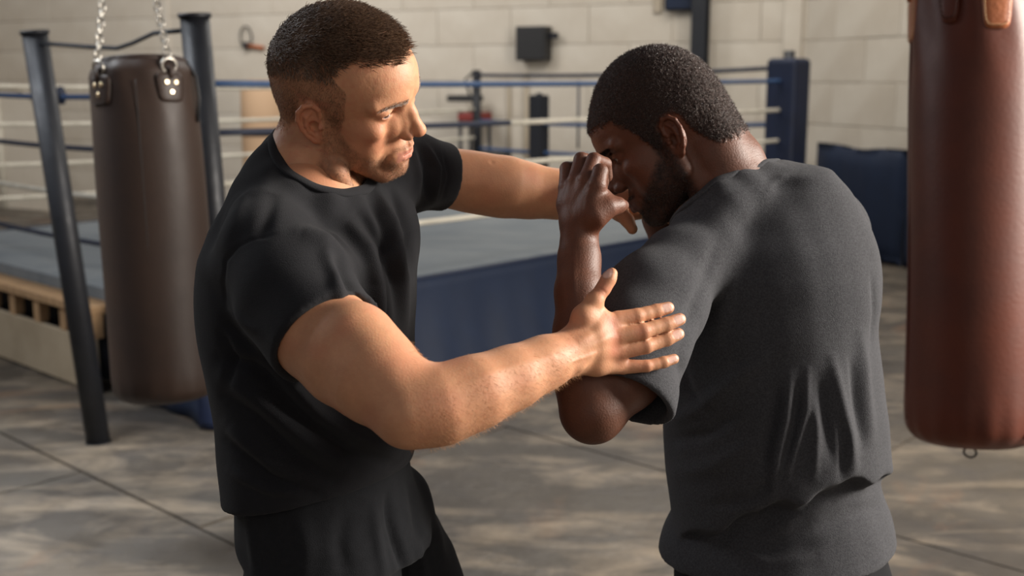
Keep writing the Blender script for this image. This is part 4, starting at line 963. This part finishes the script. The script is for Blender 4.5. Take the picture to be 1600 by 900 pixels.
# far (left) arm, reaching behind the other man's guard
up2 = limb([(628, 262, 1.76, 44), (690, 276, 1.81, 43), (735, 284, 1.83, 44), (770, 290, 1.84, 43), (795, 293, 1.85, 43)])
fo2 = limb([(795, 293, 1.85, 43), (830, 299, 1.865, 39), (875, 304, 1.87, 35), (915, 309, 1.85, 29), (945, 314, 1.84, 25)])
hd2 = [limb([(945, 314, 1.84, 24), (985, 318, 1.83, 24), (1015, 322, 1.84, 20)]),
       limb([(950, 320, 1.83, 16), (968, 332, 1.80, 13), (980, 344, 1.79, 10), (988, 358, 1.785, 8.5)]),
       limb([(1000, 325, 1.83, 14), (1028, 334, 1.82, 10.5), (1050, 341, 1.82, 9.5), (1068, 342, 1.83, 8.5)]),
       limb([(1010, 315, 1.84, 13), (1042, 318, 1.84, 10.5), (1065, 322, 1.85, 9.5), (1080, 326, 1.86, 8.5)]),
       limb([(1010, 305, 1.85, 12), (1042, 302, 1.86, 10), (1065, 304, 1.87, 9), (1078, 308, 1.88, 8)]),
       limb([(1005, 298, 1.86, 11), (1030, 290, 1.87, 9), (1050, 288, 1.88, 8), (1062, 290, 1.89, 7)])]
def b_armL(v):
    v.chain(up2, .02); v.chain(fo2, .02)
    v.chain(hd2[0], .012); v.chain(hd2[1], .006)
    for ch in hd2[2:]: v.chain(ch, .003)
lo, hi = bounds([up2, fo2]+hd2, .012); Vb, Qb = skin_piece(lo, hi, .0022, b_armL)
Nb = vnormals(Vb, Qb); Vb = creases(Vb, Nb, [(P(768, 255, 1.80), P(765, 322, 1.82), .004, -.0016), (P(800, 300, 1.81), P(880, 290, 1.84), .008, .0015)]); cb = skin_tone(Vb, pale, 2)
# trunk and legs under the clothes (hidden, but the body is one figure)
hipN = PY(492, 800, 1.52); hipF = PY(600, 800, 1.69); kneeN = np.array([hipN[0]+.05, 1.46, .52]); kneeF = np.array([hipF[0]+.17, 1.78, .50])
ankN = np.array([hipN[0]-.02, 1.46, .09]); ankF = np.array([hipF[0]+.14, 1.84, .09])
def b_trunk1(v):
    v.chain([(P(480, 340, 1.60), .09), (P(490, 480, 1.62), .105), (PY(500, 640, 1.58), .095), (PY(510, 750, 1.60), .078)], .04)
    for h_, k_, a_ in ((hipN, kneeN, ankN), (hipF, kneeF, ankF)): v.chain([(h_-[0, 0, .10], .055), (k_, .05), ((k_*.6+a_*.4), .052), (a_, .038), (a_-[0, 0, .03], .034)], .03)
Vt, Qt = skin_piece([-.75, 1.25, .04], [.35, 2.0, 1.56], .009, b_trunk1)
Vs, Qs, Cs = join_parts([(V1, Q1, c1), (Va, Qa, ca), (Vb, Qb, cb), (Vt, Qt, skin_tone(Vt, pale, 3))])
me = fast_mesh('body', to_local(man1, Vs), Qs); set_color(me, 'Col', Cs); set_matte(me, np.clip(mk1['hair']+.5*mk1['beard'], 0, 1)); body1 = link('body', me, M_skin_pale, man1)
# hair
Nw1 = N1 @ M1.T
def len_top(vi, r): 
    f = mk1['full'][vi]; return (.0035+.0105*f**1.2)*r.uniform(.65, 1.15, len(vi))
def dir_top(vi, nn, r):
    f = mk1['full'][vi][:, None]; fw = M1[:, 0]; dn = -M1[:, 2]; j = r.normal(size=(len(vi), 3))*.13
    cl = r.RandomState if False else None
    sw = vnoise(L1[vi], .8, 9)[:, None]-.5
    d0 = nn*(.9)+fw*.6*f+dn*.45*(1-f)+j+M1[:, 1]*sw*.8
    d1 = nn*.22+fw*.95*f+dn*.8*(1-f)+j*1.4+M1[:, 1]*sw*1.2+M1[:, 2]*.15*f
    return d0, d1
hw = mk1['hair']*(.35+.65*mk1['full'])
sv = strands(V1, Q1, hw*(mk1['full'] > .15), 15000, len_top, dir_top, .00062, 5, Nw1)
o = link('hair', fast_mesh('hair', to_local(man1, sv[0]), sv[1]), M_hair_brown, man1); o['kind'] = 'stuff'
sv = strands(V1, Q1, mk1['hair']*(1-mk1['full'])**.7, 11000, lambda vi, r: .0030*r.uniform(.6, 1.2, len(vi)), lambda vi, nn, r: (nn+r.normal(size=nn.shape)*.3-M1[:, 2]*.5, nn*.4+r.normal(size=nn.shape)*.3-M1[:, 2]), .00022, 6, Nw1, 2)
o = link('cropped_side_hair', fast_mesh('cropped_side_hair', to_local(man1, sv[0]), sv[1]), M_hair_stub, man1); o['kind'] = 'stuff'
sv = strands(V1, Q1, mk1['beard']**1.3, 9000, lambda vi, r: .0026*r.uniform(.5, 1.2, len(vi)), lambda vi, nn, r: (nn+r.normal(size=nn.shape)*.4-M1[:, 2]*.5, nn*.4+r.normal(size=nn.shape)*.4-M1[:, 2]), .00020, 7, Nw1, 2)
o = link('beard_stubble', fast_mesh('beard_stubble', to_local(man1, sv[0]), sv[1]), M_hair_stub, man1); o['kind'] = 'stuff'
sv = strands(V1, Q1, mk1['brow'], 420, lambda vi, r: .006*r.uniform(.5, 1.1, len(vi)), lambda vi, nn, r: (nn*.6+M1[:, 2]*.1+np.sign(L1[vi][:, 1:2])*M1[:, 1]*.8+r.normal(size=nn.shape)*.15, nn*.2-M1[:, 0]*.3+np.sign(L1[vi][:, 1:2])*M1[:, 1]), .00028, 8, Nw1, 2)
o = link('eyebrows', fast_mesh('eyebrows', to_local(man1, sv[0]), sv[1]), M_hair_brown, man1); o['kind'] = 'stuff'

# fine hair on the near forearm
wa = np.zeros(len(Va)); xa, ya, da = proj(Va); Nva = vnormals(Va, Qa); wa[(xa > 640) & (xa < 905)] = 1.0
sv = strands(Va, Qa, wa, 5200, lambda vi, r: .007*r.uniform(.5, 1.2, len(vi)), lambda vi, nn, r: (nn*.5+r.normal(size=nn.shape)*.3+unit([.8, .3, -.5]), nn*.15+r.normal(size=nn.shape)*.3+unit([.6, .3, -.8])), .00011, 21, Nva, 2)
o = link('forearm_hair', fast_mesh('forearm_hair', to_local(man1, sv[0]), sv[1]), material('golden_hair', srgb(186, 134, 88), .4), man1); o['kind'] = 'stuff'
# t-shirt
ph1 = math.radians(-24)
rows1 = [(262, 425, 590, 1.69, .06), (282, 388, 622, 1.68, .09), (310, 362, 642, 1.66, .12), (345, 343, 650, 1.62, .15), (385, 327, 652, 1.58, .17), (430, 318, 649, 1.58, .17), (480, 319, 647, 1.58, .17),
         (530, 325, 645, 1.58, .17), (580, 337, 646, 1.58, .168), (640, 349, 648, 1.58, .166), (700, 353, 644, 1.58, .166), (750, 359, 641, 1.58, .168), (830, 368, 636, 1.58, .17)]
L_1 = loft_px(rows1, 1.58, ph1, .17)
ring1 = [P(*p) for p in ((443, 203, 1.62), (424, 226, 1.58), (430, 262, 1.545), (466, 290, 1.52), (518, 307, 1.525), (558, 306, 1.56), (580, 292, 1.61), (574, 266, 1.67), (532, 232, 1.69), (480, 203, 1.67))]
slR = limb([(425, 395, 1.48, 80), (462, 458, 1.44, 87), (503, 521, 1.40, 84.5), (530, 560, 1.38, 84)])
slL = limb([(600, 278, 1.70, 58), (645, 268, 1.77, 56), (694, 277, 1.815, 48), (720, 280, 1.83, 48)])
hemR = (P(503, 522, 1.40), unit(P(560, 592, 1.36)-P(440, 445, 1.45)+np.array([.0, .0, .0]))); hemL = (P(694, 277, 1.81), unit(P(735, 284, 1.83)-P(640, 270, 1.77)))
hem1 = plane3(PY(362, 772, 1.58), P(480, 812, 1.44), PY(646, 718, 1.6), (0, 0, -1))
v = Vol([-.50, 1.28, .88], [.02, 1.98, 1.66], .0032, .05)
v.loft(L_1, 0)
v.chain(limb([(458, 300, 1.585, 44), (422, 350, 1.52, 54), (422, 394, 1.49, 68)]), .03); v.chain(limb([(540, 335, 1.66, 40), (605, 292, 1.75, 48)]), .03)
v.chain(limb([(446, 256, 1.60, 28), (402, 306, 1.57, 34), (372, 352, 1.56, 34)]), .03)
v.chain(slR, .028, cuts=[hemR]); v.chain(slL, .025, cuts=[hemL])
def cut_plane(v, p, n):
    ax = [(v.lo[k]+v.h*np.arange(v.n[k])).astype(np.float32) for k in range(3)]
    v.F = np.maximum(v.F, (ax[0][:, None, None]-p[0])*n[0]+(ax[1][None, :, None]-p[1])*n[1]+(ax[2][None, None, :]-p[2])*n[2])
cut_plane(v, *hem1)
ring1 = open_collar(v, ring1, P(508, 215, 1.60)-P(478, 330, 1.61), .016)
aR = unit(hemR[1]); v.cone(hemR[0]-aR*.022, hemR[0]+aR*.02, px2m(77, 1.40), px2m(79, 1.40), .003, 's')
aL = unit(hemL[1]); v.cone(hemL[0]-aL*.03, hemL[0]+aL*.02, px2m(44.5, 1.81), px2m(44.5, 1.81), .003, 's')
v.loft([(r[0], r[1], r[2], r[3]-.012, r[4]-.012, r[5]) for r in L_1 if r[0] < 1.16], .003, 's')
st1 = [([(352, 480), (347, 440), (352, 408), (372, 385), (400, 372), (430, 366)], 2.6, -0.0026),
       ([(356, 476), (380, 500), (405, 520)], 7, 0.0051), ([(350, 500), (375, 530), (400, 552)], 7, -0.0068),
       ([(418, 555), (470, 540), (530, 510), (568, 484)], 2.2, -0.0011),
       ([(520, 400), (545, 440), (560, 470)], 9, -0.0102), ([(505, 385), (525, 430), (530, 470)], 10, 0.0085),
       ([(470, 360), (520, 380), (560, 420)], 12, 0.0102), ([(540, 345), (575, 390), (590, 440), (596, 500)], 11, 0.0119), ([(560, 335), (600, 380), (612, 440)], 8, -0.0119),
       ([(590, 300), (615, 350), (628, 430), (632, 520)], 8, 0.0119), ([(610, 300), (640, 360), (644, 430)], 6, -0.0102), ([(575, 310), (600, 360), (618, 420), (622, 500)], 6, -0.0085),
       ([(600, 450), (605, 520), (620, 600)], 7, -0.0102), ([(585, 440), (590, 510), (600, 570)], 9, 0.0102),
       ([(440, 580), (500, 650), (570, 690), (630, 705)], 14, 0.0119), ([(400, 570), (460, 640), (540, 700), (610, 725)], 11, -0.0119),
       ([(350, 590), (400, 620), (470, 680), (540, 735)], 13, 0.0119), ([(352, 620), (400, 655), (460, 710), (520, 750)], 10, -0.0102),
       ([(355, 665), (400, 700), (450, 745)], 11, 0.0102), ([(345, 560), (390, 570), (430, 600)], 10, -0.0102), ([(355, 690), (420, 745), (500, 775)], 8, -0.0085),
       ([(365, 752), (430, 780), (520, 785), (600, 755), (640, 712)], 2.2, -0.0014), ([(360, 735), (420, 765), (480, 770)], 8, 0.0068), ([(345, 520), (360, 560), (358, 600)], 7, -0.0085),
       ([(655, 230), (668, 260), (668, 310)], 5, -0.0076), ([(668, 228), (683, 262), (678, 312)], 5, 0.0076), ([(645, 235), (655, 275), (650, 320)], 5, 0.0068),
       ([(694, 236), (701, 275), (690, 314)], 2.2, -0.0019), ([(430, 300), (415, 345), (405, 375)], 12, -0.0051), ([(380, 300), (360, 360), (350, 400)], 12, 0.0051)]
t1, tV, tQ = cloth_obj('t_shirt', v, M_shirt_black, man1, st1, wr=((7, .0012, 3), (14, .0006, 4)))
band('collar', ring1, M_shirt_black, man1)

# trousers
v = Vol([-.60, 1.22, .08], [.34, 2.05, 1.12], .0055)
prow = loft_px([(700, 378, 630), (760, 374, 642), (800, 372, 658), (850, 376, 676)], 1.58, ph1, .145)
v.loft(prow, 0, zr=(prow[-1][0], prow[0][0]))
kN2 = (kneeN+ankN)/2; kF2 = (kneeF+ankF)/2
v.chain([(PY(500, 830, 1.575), .098), (PY(506, 910, 1.545), .105), (kneeN, .085), (kN2, .078), (ankN, .064)], .03)
v.chain([(PY(598, 790, 1.66), .074), (PY(642, 900, 1.72), .076), (kneeF, .080), (kF2, .074), (ankF, .062)], .012)
stp = [([(606, 775), (612, 820), (625, 870), (632, 905)], 6, -.012), ([(585, 790), (590, 840), (600, 900)], 8, .006), ([(660, 740), (680, 810), (697, 880)], 8, .006), ([(640, 745), (650, 800), (660, 870)], 7, -.006),
       ([(420, 805), (430, 850), (432, 905)], 2.5, -.003), ([(470, 812), (480, 860), (470, 905)], 14, .006), ([(540, 805), (530, 850), (540, 900)], 12, -.005), ([(385, 800), (395, 850), (400, 905)], 9, .005), ([(660, 820), (655, 860), (665, 905)], 7, .006)]
cloth_obj('trousers', v, M_trouser, man1, stp, wr=((6, .003, 5), (13, .0012, 6)))
add_shoe(man1, ankN, (1, -.3)); add_shoe(man1, ankF, (1, -.15))

# ============================================================ the boxer (cropped black hair, back to us)
dark = dict(skin=(.125, .047, .025), flush=(.14, .044, .022), hair=(.010, .0075, .007), brow=(.012, .008, .007), beard=(.010, .007, .006), lips=(.10, .038, .03),
            hl_x=[-10, -8, -5, -3.4, -2.2, -.4, .8, 1.6, 2.8, 3.8, 4.6, 5.6, 6.6, 8, 10], hl_z=[-4.6, -4.6, -3.8, -1.2, 3.0, 3.4, 2.4, .6, 0.2, 2.8, 4.8, 6.0, 7.2, 7.6, 7.6],
            fade=None, hair_m0=.9, cap0=.30, cap1=.30, beard_m=1.15, brow_m=1.0, lash=(.008, .005, .005), gaze=(1, 0, -.5), iris=(.02, .01, .006), white=.55, recede=.15,
            lid=(.30, -.3), crown=1.7, curl=.16, open=.04, nose_w=1.22, nose_l=.85, lip=1.25, jaw=1.02)
yw = math.radians(3.7); S2 = .0101
M2 = head_frame((-math.cos(yw), math.sin(yw)), math.radians(33.6), math.radians(7))
O2 = np.array([.245, 1.748, CAMZ-.096])
neck2 = [(limb([(1085, 195, 1.73, 56), (1115, 245, 1.72, 56), (1150, 310, 1.72, 62)]), 1.2), (limb([(1105, 180, 1.74, 34), (1155, 250, 1.73, 34), (1205, 328, 1.745, 28)]), 1.8),
         (limb([(1068, 240, 1.70, 13), (1092, 285, 1.69, 11), (1092, 340, 1.69, 12)]), 1.8), (limb([(1135, 280, 1.70, 28), (1110, 350, 1.67, 36)]), 1.5),
         (limb([(1150, 355, 1.75, 48), (1200, 385, 1.77, 52)]), 2.5)]
V2, Q2, c2, mk2, L2_, N2 = make_head(M2, O2, S2, dark, neck2)
man2 = empty('person', (P(1210, 800, 1.72)[0], 1.75, 0), 'man with cropped black hair and beard in faded charcoal t-shirt, fist raised to his brow', 'person')
bu1 = limb([(1064, 420, 1.63, 46), (1020, 505, 1.56, 52), (978, 585, 1.50, 53), (926, 642, 1.465, 46)])
bf1 = limb([(926, 642, 1.465, 46), (912, 585, 1.475, 43), (906, 520, 1.49, 37), (904, 455, 1.50, 32.5), (905, 405, 1.52, 28.5), (905, 372, 1.53, 27)])
bh1 = [limb([(905, 372, 1.53, 27), (903, 345, 1.54, 26), (905, 320, 1.545, 25)]),
       limb([(897, 355, 1.54, 19), (888, 320, 1.555, 17), (885, 294, 1.56, 13)]), limb([(902, 350, 1.535, 18), (899, 318, 1.54, 17), (899, 284, 1.545, 13.5)]),
       limb([(908, 350, 1.53, 18), (912, 318, 1.53, 17), (916, 282, 1.53, 14)]), limb([(914, 350, 1.525, 18), (924, 320, 1.515, 17), (933, 290, 1.51, 14.5)])]
bfg = [limb([(885, 294, 1.56, 12.5), (886, 264, 1.578, 11.5), (900, 262, 1.60, 10.5), (905, 280, 1.61, 9.5)]),
       limb([(899, 284, 1.545, 13), (908, 249, 1.565, 11.5), (926, 252, 1.59, 10.5), (930, 272, 1.60, 9.5)]),
       limb([(916, 282, 1.53, 13), (928, 250, 1.55, 12), (945, 256, 1.575, 10.5), (948, 276, 1.585, 9.5)]),
       limb([(933, 290, 1.51, 14), (938, 268, 1.518, 12.5), (940, 284, 1.532, 11), (938, 302, 1.54, 10)])]
bth = limb([(908, 356, 1.525, 22), (930, 336, 1.51, 19), (950, 324, 1.512, 13), (965, 321, 1.525, 10.5), (974, 321, 1.545, 9)])
def b_b1(v):
    v.chain(bu1, .02); v.chain(bf1, .022)
    for ch in bh1: v.chain(ch, .009)
    v.chain(bth, .012)
    v.chain(limb([(905, 345, 1.53, 22), (930, 325, 1.52, 17), (940, 308, 1.525, 15)]), .012)
    for ch in bfg: v.chain(ch, .0022)
lo, hi = bounds([bu1, bf1, bth]+bh1+bfg, .012); Vc, Qc = skin_piece(lo, hi, .0017, b_b1); Nc = vnormals(Vc, Qc)
Vc = creases(Vc, Nc, [(P(900, 345, 1.50), P(889, 292, 1.52), .004, .0015), (P(905, 345, 1.495), P(901, 288, 1.51), .004, .0015), (P(910, 345, 1.49), P(918, 288, 1.50), .004, .0015), (P(898, 470, 1.46), P(893, 390, 1.49), .005, .0012)])
cc = skin_tone(Vc, dark, 4)
bu2 = limb([(1278, 375, 1.90, 62), (1210, 490, 1.98, 54), (1130, 590, 2.02, 46)]); bf2 = limb([(1130, 590, 2.02, 46), (1085, 490, 1.97, 38), (1045, 380, 1.90, 27)])
bh2 = limb([(1045, 380, 1.90, 26), (1036, 340, 1.89, 30), (1030, 305, 1.88, 28)])
bf3 = [limb([(1018+i*9, 300, 1.87+i*.008, 12), (1016+i*9, 284, 1.865+i*.008, 12), (1026+i*9, 280, 1.845+i*.008, 11), (1030+i*9, 300, 1.84+i*.008, 10)]) for i in range(4)]
def b_b2(v):
    v.chain(bu2, .02); v.chain(bf2, .02); v.chain(bh2, .015); v.chain(limb([(1040, 345, 1.87, 17), (1032, 322, 1.84, 13), (1022, 306, 1.835, 11)]), .01)
    for ch in bf3: v.chain(ch, .002)
lo, hi = bounds([bu2, bf2, bh2]+bf3, .012); Vd, Qd = skin_piece(lo, hi, .0032, b_b2)
bhN = PY(1170, 860, 1.70); bhF = PY(1275, 860, 1.84); bkN = np.array([bhN[0]-.10, 1.68, .50]); bkF = np.array([bhF[0]+.03, 1.92, .48]); baN = np.array([bhN[0]-.10, 1.66, .09]); baF = np.array([bhF[0]+.10, 1.90, .09])
def b_trunk2(v):
    v.chain([(P(1185, 370, 1.74), .10), (PY(1200, 500, 1.74), .105), (PY(1205, 650, 1.74), .09), (PY(1215, 780, 1.76), .07)], .04)
    for h_, k_, a_ in ((bhN, bkN, baN), (bhF, bkF, baF)): v.chain([(h_-[0, 0, .10], .055), (k_, .05), (k_*.6+a_*.4, .052), (a_, .038), (a_-[0, 0, .03], .034)], .03)
Ve, Qe = skin_piece([-.05, 1.35, .04], [.80, 2.2, 1.56], .009, b_trunk2)
Vs, Qs, Cs = join_parts([(V2, Q2, c2), (Vc, Qc, cc), (Vd, Qd, skin_tone(Vd, dark, 5)), (Ve, Qe, skin_tone(Ve, dark, 6))])
me = fast_mesh('body', to_local(man2, Vs), Qs); set_color(me, 'Col', Cs); set_matte(me, np.clip(mk2['hair']+.7*mk2['beard'], 0, 1)); link('body', me, M_skin_dark, man2)
Nw2 = N2 @ M2.T
rd = lambda vi, nn, r: (nn*1.0+r.normal(size=nn.shape)*.6, nn*.1+r.normal(size=nn.shape)*1.0)
sv = strands(V2, Q2, mk2['hair'], 34000, lambda vi, r: .0045*r.uniform(.5, 1.25, len(vi)), rd, .00034, 15, Nw2, 2)
o = link('hair', fast_mesh('hair', to_local(man2, sv[0]), sv[1]), M_hair_black, man2); o['kind'] = 'stuff'
sv = strands(V2, Q2, np.clip(mk2['beard'], 0, 1)**1.5, 12000, lambda vi, r: .004*r.uniform(.5, 1.25, len(vi)), rd, .00032, 16, Nw2, 2)
o = link('beard', fast_mesh('beard', to_local(man2, sv[0]), sv[1]), M_hair_black, man2); o['kind'] = 'stuff'
sv = strands(V2, Q2, mk2['brow'], 900, lambda vi, r: .005*r.uniform(.5, 1.1, len(vi)), lambda vi, nn, r: (nn*.6+np.sign(L2_[vi][:, 1:2])*M2[:, 1]*.8, nn*.2-M2[:, 0]*.3+np.sign(L2_[vi][:, 1:2])*M2[:, 1]), .00028, 8, Nw2, 2)
o = link('eyebrows', fast_mesh('eyebrows', to_local(man2, sv[0]), sv[1]), M_hair_black, man2); o['kind'] = 'stuff'

ph2 = math.radians(-37)
rows2 = [(284, 1160, 1242, 1.75, .055), (295, 1138, 1268, 1.75, .08), (314, 1115, 1302, 1.75, .11), (342, 1092, 1332, 1.75, .135), (372, 1072, 1351, 1.74, .15), (410, 1050, 1364, 1.74, .165), (460, 1042, 1369, 1.74, .168), (520, 1037, 1367, 1.74, .17),
         (590, 1036, 1373, 1.74, .172), (650, 1037, 1380, 1.74, .174), (700, 1040, 1385, 1.74, .176), (745, 1044, 1390, 1.74, .177), (800, 1050, 1396, 1.74, .18), (860, 1056, 1402, 1.74, .18)]
L_2 = loft_px(rows2, 1.74, ph2, .17)
rows3 = [(690, 1062, 1362, 1.77, .160), (760, 1062, 1372, 1.77, .162), (800, 1056, 1385, 1.76, .168), (840, 1039, 1391, 1.745, .176), (875, 1032, 1395, 1.74, .178), (930, 1028, 1398, 1.74, .18), (980, 1028, 1398, 1.74, .18)]
L_3 = loft_px(rows3, 1.74, ph2, .17)
ring2 = [P(*p) for p in ((1222, 260, 1.76), (1196, 259, 1.71), (1155, 269, 1.675), (1118, 289, 1.655), (1087, 318, 1.65), (1062, 340, 1.66), (1054, 352, 1.70), (1080, 335, 1.77), (1130, 300, 1.80), (1190, 268, 1.80))]
sl2 = limb([(1064, 414, 1.635, 62), (1022, 474, 1.59, 79), (998, 535, 1.535, 77), (984, 618, 1.485, 69), (968, 655, 1.47, 66)])
hs2 = (P(981, 620, 1.485), unit(P(960, 668, 1.46)-P(1004, 566, 1.51)))
sl3 = limb([(1275, 368, 1.885, 82), (1225, 470, 1.95, 76), (1180, 530, 1.99, 68)]); hs3 = (P(1195, 510, 1.98), unit(P(1150, 575, 2.01)-P(1240, 440, 1.93)))
hemU = plane3(PY(1392, 750, 1.80), PY(1046, 848, 1.66), P(1240, 778, 1.60), (0, 0, -1))
hemD = (PY(1396, 868, 1.80)+np.array([0, 0, .058]), unit([.10, -.05, -1]))
v = Vol([.07, 1.30, .80], [.82, 2.16, 1.66], .0032, .05)
v.loft(L_2, 0)
v.chain(limb([(1160, 345, 1.72, 46), (1105, 388, 1.66, 50), (1068, 415, 1.635, 59)]), .03); v.chain(limb([(1195, 345, 1.78, 44), (1240, 362, 1.84, 52), (1273, 382, 1.885, 74)]), .04)
v.ell(P(1235, 400, 1.75), (.12, .10, .14), .05)
ax = [(v.lo[k]+v.h*np.arange(v.n[k])).astype(np.float32) for k in range(3)]
edge = .010*np.sin(ax[0][:, None, None]*55)+.006*np.sin(ax[0][:, None, None]*113+1)
v.F = np.maximum(v.F, ((ax[0][:, None, None]-hemU[0][0])*hemU[1][0]+(ax[1][None, :, None]-hemU[0][1])*hemU[1][1]+(ax[2][None, None, :]-hemU[0][2])*hemU[1][2])+edge*.6)
v.loft(L_3, .006)
v.ell(P(1212, 335, 1.76), (.06, .05, .05), .04); v.chain(sl2, .022, cuts=[hs2]); v.chain(sl3, .02, cuts=[hs3])
cut_plane(v, *hemD)
ring2 = open_collar(v, ring2, P(1085, 195, 1.73)-P(1150, 310, 1.72), .017)
v.cone(hs2[0]-hs2[1]*.03, hs2[0]+hs2[1]*.02, px2m(64.5, 1.48), px2m(64.5, 1.48), .003, 's')
v.loft([(r[0], r[1], r[2], r[3]-.01, r[4]-.01, r[5]) for r in L_3 if r[0] < 1.02], .003, 's')
st2 = [([(1235, 590), (1228, 650), (1215, 710), (1205, 775)], 9, .010), ([(1215, 600), (1205, 660), (1190, 730)], 8, -.008), ([(1262, 580), (1258, 640), (1240, 700), (1228, 750)], 7, .007), ([(1247, 600), (1243, 660), (1228, 720)], 6, -.008),
       ([(1300, 560), (1312, 620), (1325, 680), (1335, 740)], 9, .008), ([(1282, 590), (1290, 650), (1300, 720)], 8, -.008), ([(1345, 520), (1352, 600), (1362, 690)], 8, .006), ([(1330, 560), (1338, 630), (1348, 700)], 7, -.006),
       ([(1270, 620), (1275, 680), (1272, 745)], 8, .006), ([(1315, 660), (1318, 700), (1316, 748)], 6, -.006), ([(1362, 430), (1366, 490), (1362, 540)], 4, -.004),
       ([(1060, 560), (1075, 610), (1110, 650)], 9, -.007), ([(1045, 660), (1090, 640), (1140, 600), (1190, 560)], 12, .008), ([(1045, 690), (1100, 680), (1160, 640)], 10, -.007), ([(1050, 740), (1110, 730), (1180, 690)], 13, .006), ([(1110, 790), (1170, 780), (1215, 745)], 9, -.006),
       ([(1120, 380), (1100, 440), (1075, 500), (1060, 560)], 10, -.006), ([(1150, 420), (1130, 490), (1110, 550)], 14, .006),
       ([(1080, 300), (1035, 335), (1000, 375), (980, 410)], 3, -.0015), ([(1215, 280), (1190, 285), (1150, 296), (1112, 318)], 2.2, -.0014), ([(1230, 272), (1210, 284), (1196, 300)], 6, .003),
       ([(930, 592), (960, 612), (1000, 634), (1038, 645)], 2.2, -.001), ([(1320, 893), (1360, 874), (1396, 852)], 2.2, -.0015), ([(1300, 780), (1250, 800), (1180, 850)], 12, .005), ([(1380, 790), (1330, 800), (1270, 830)], 10, -.004), ([(1120, 850), (1200, 880), (1280, 870)], 12, .004)]
t2, _, _ = cloth_obj('t_shirt', v, M_shirt_char, man2, st2, wr=((7, .0012, 13), (15, .0006, 14)))
band('collar', ring2, M_shirt_char, man2)
v = Vol([.02, 1.30, .08], [.92, 2.25, 1.06], .006)
pr2 = loft_px([(820, 1075, 1365), (860, 1066, 1375), (900, 1060, 1383), (960, 1060, 1383)], 1.74, ph2, .150); v.loft(pr2, 0)
for h_, k_, a_ in ((bhN, bkN, baN), (bhF, bkF, baF)): v.chain([(h_+[0, 0, -.10], .092), (k_, .085), ((k_+a_)/2, .078), (a_, .062)], .02)
cloth_obj('trousers', v, M_trouser_blk, man2, (), wr=((6, .003, 5), (13, .0012, 6)))
add_shoe(man2, baN, (-.8, .6)); add_shoe(man2, baF, (-.8, .6))
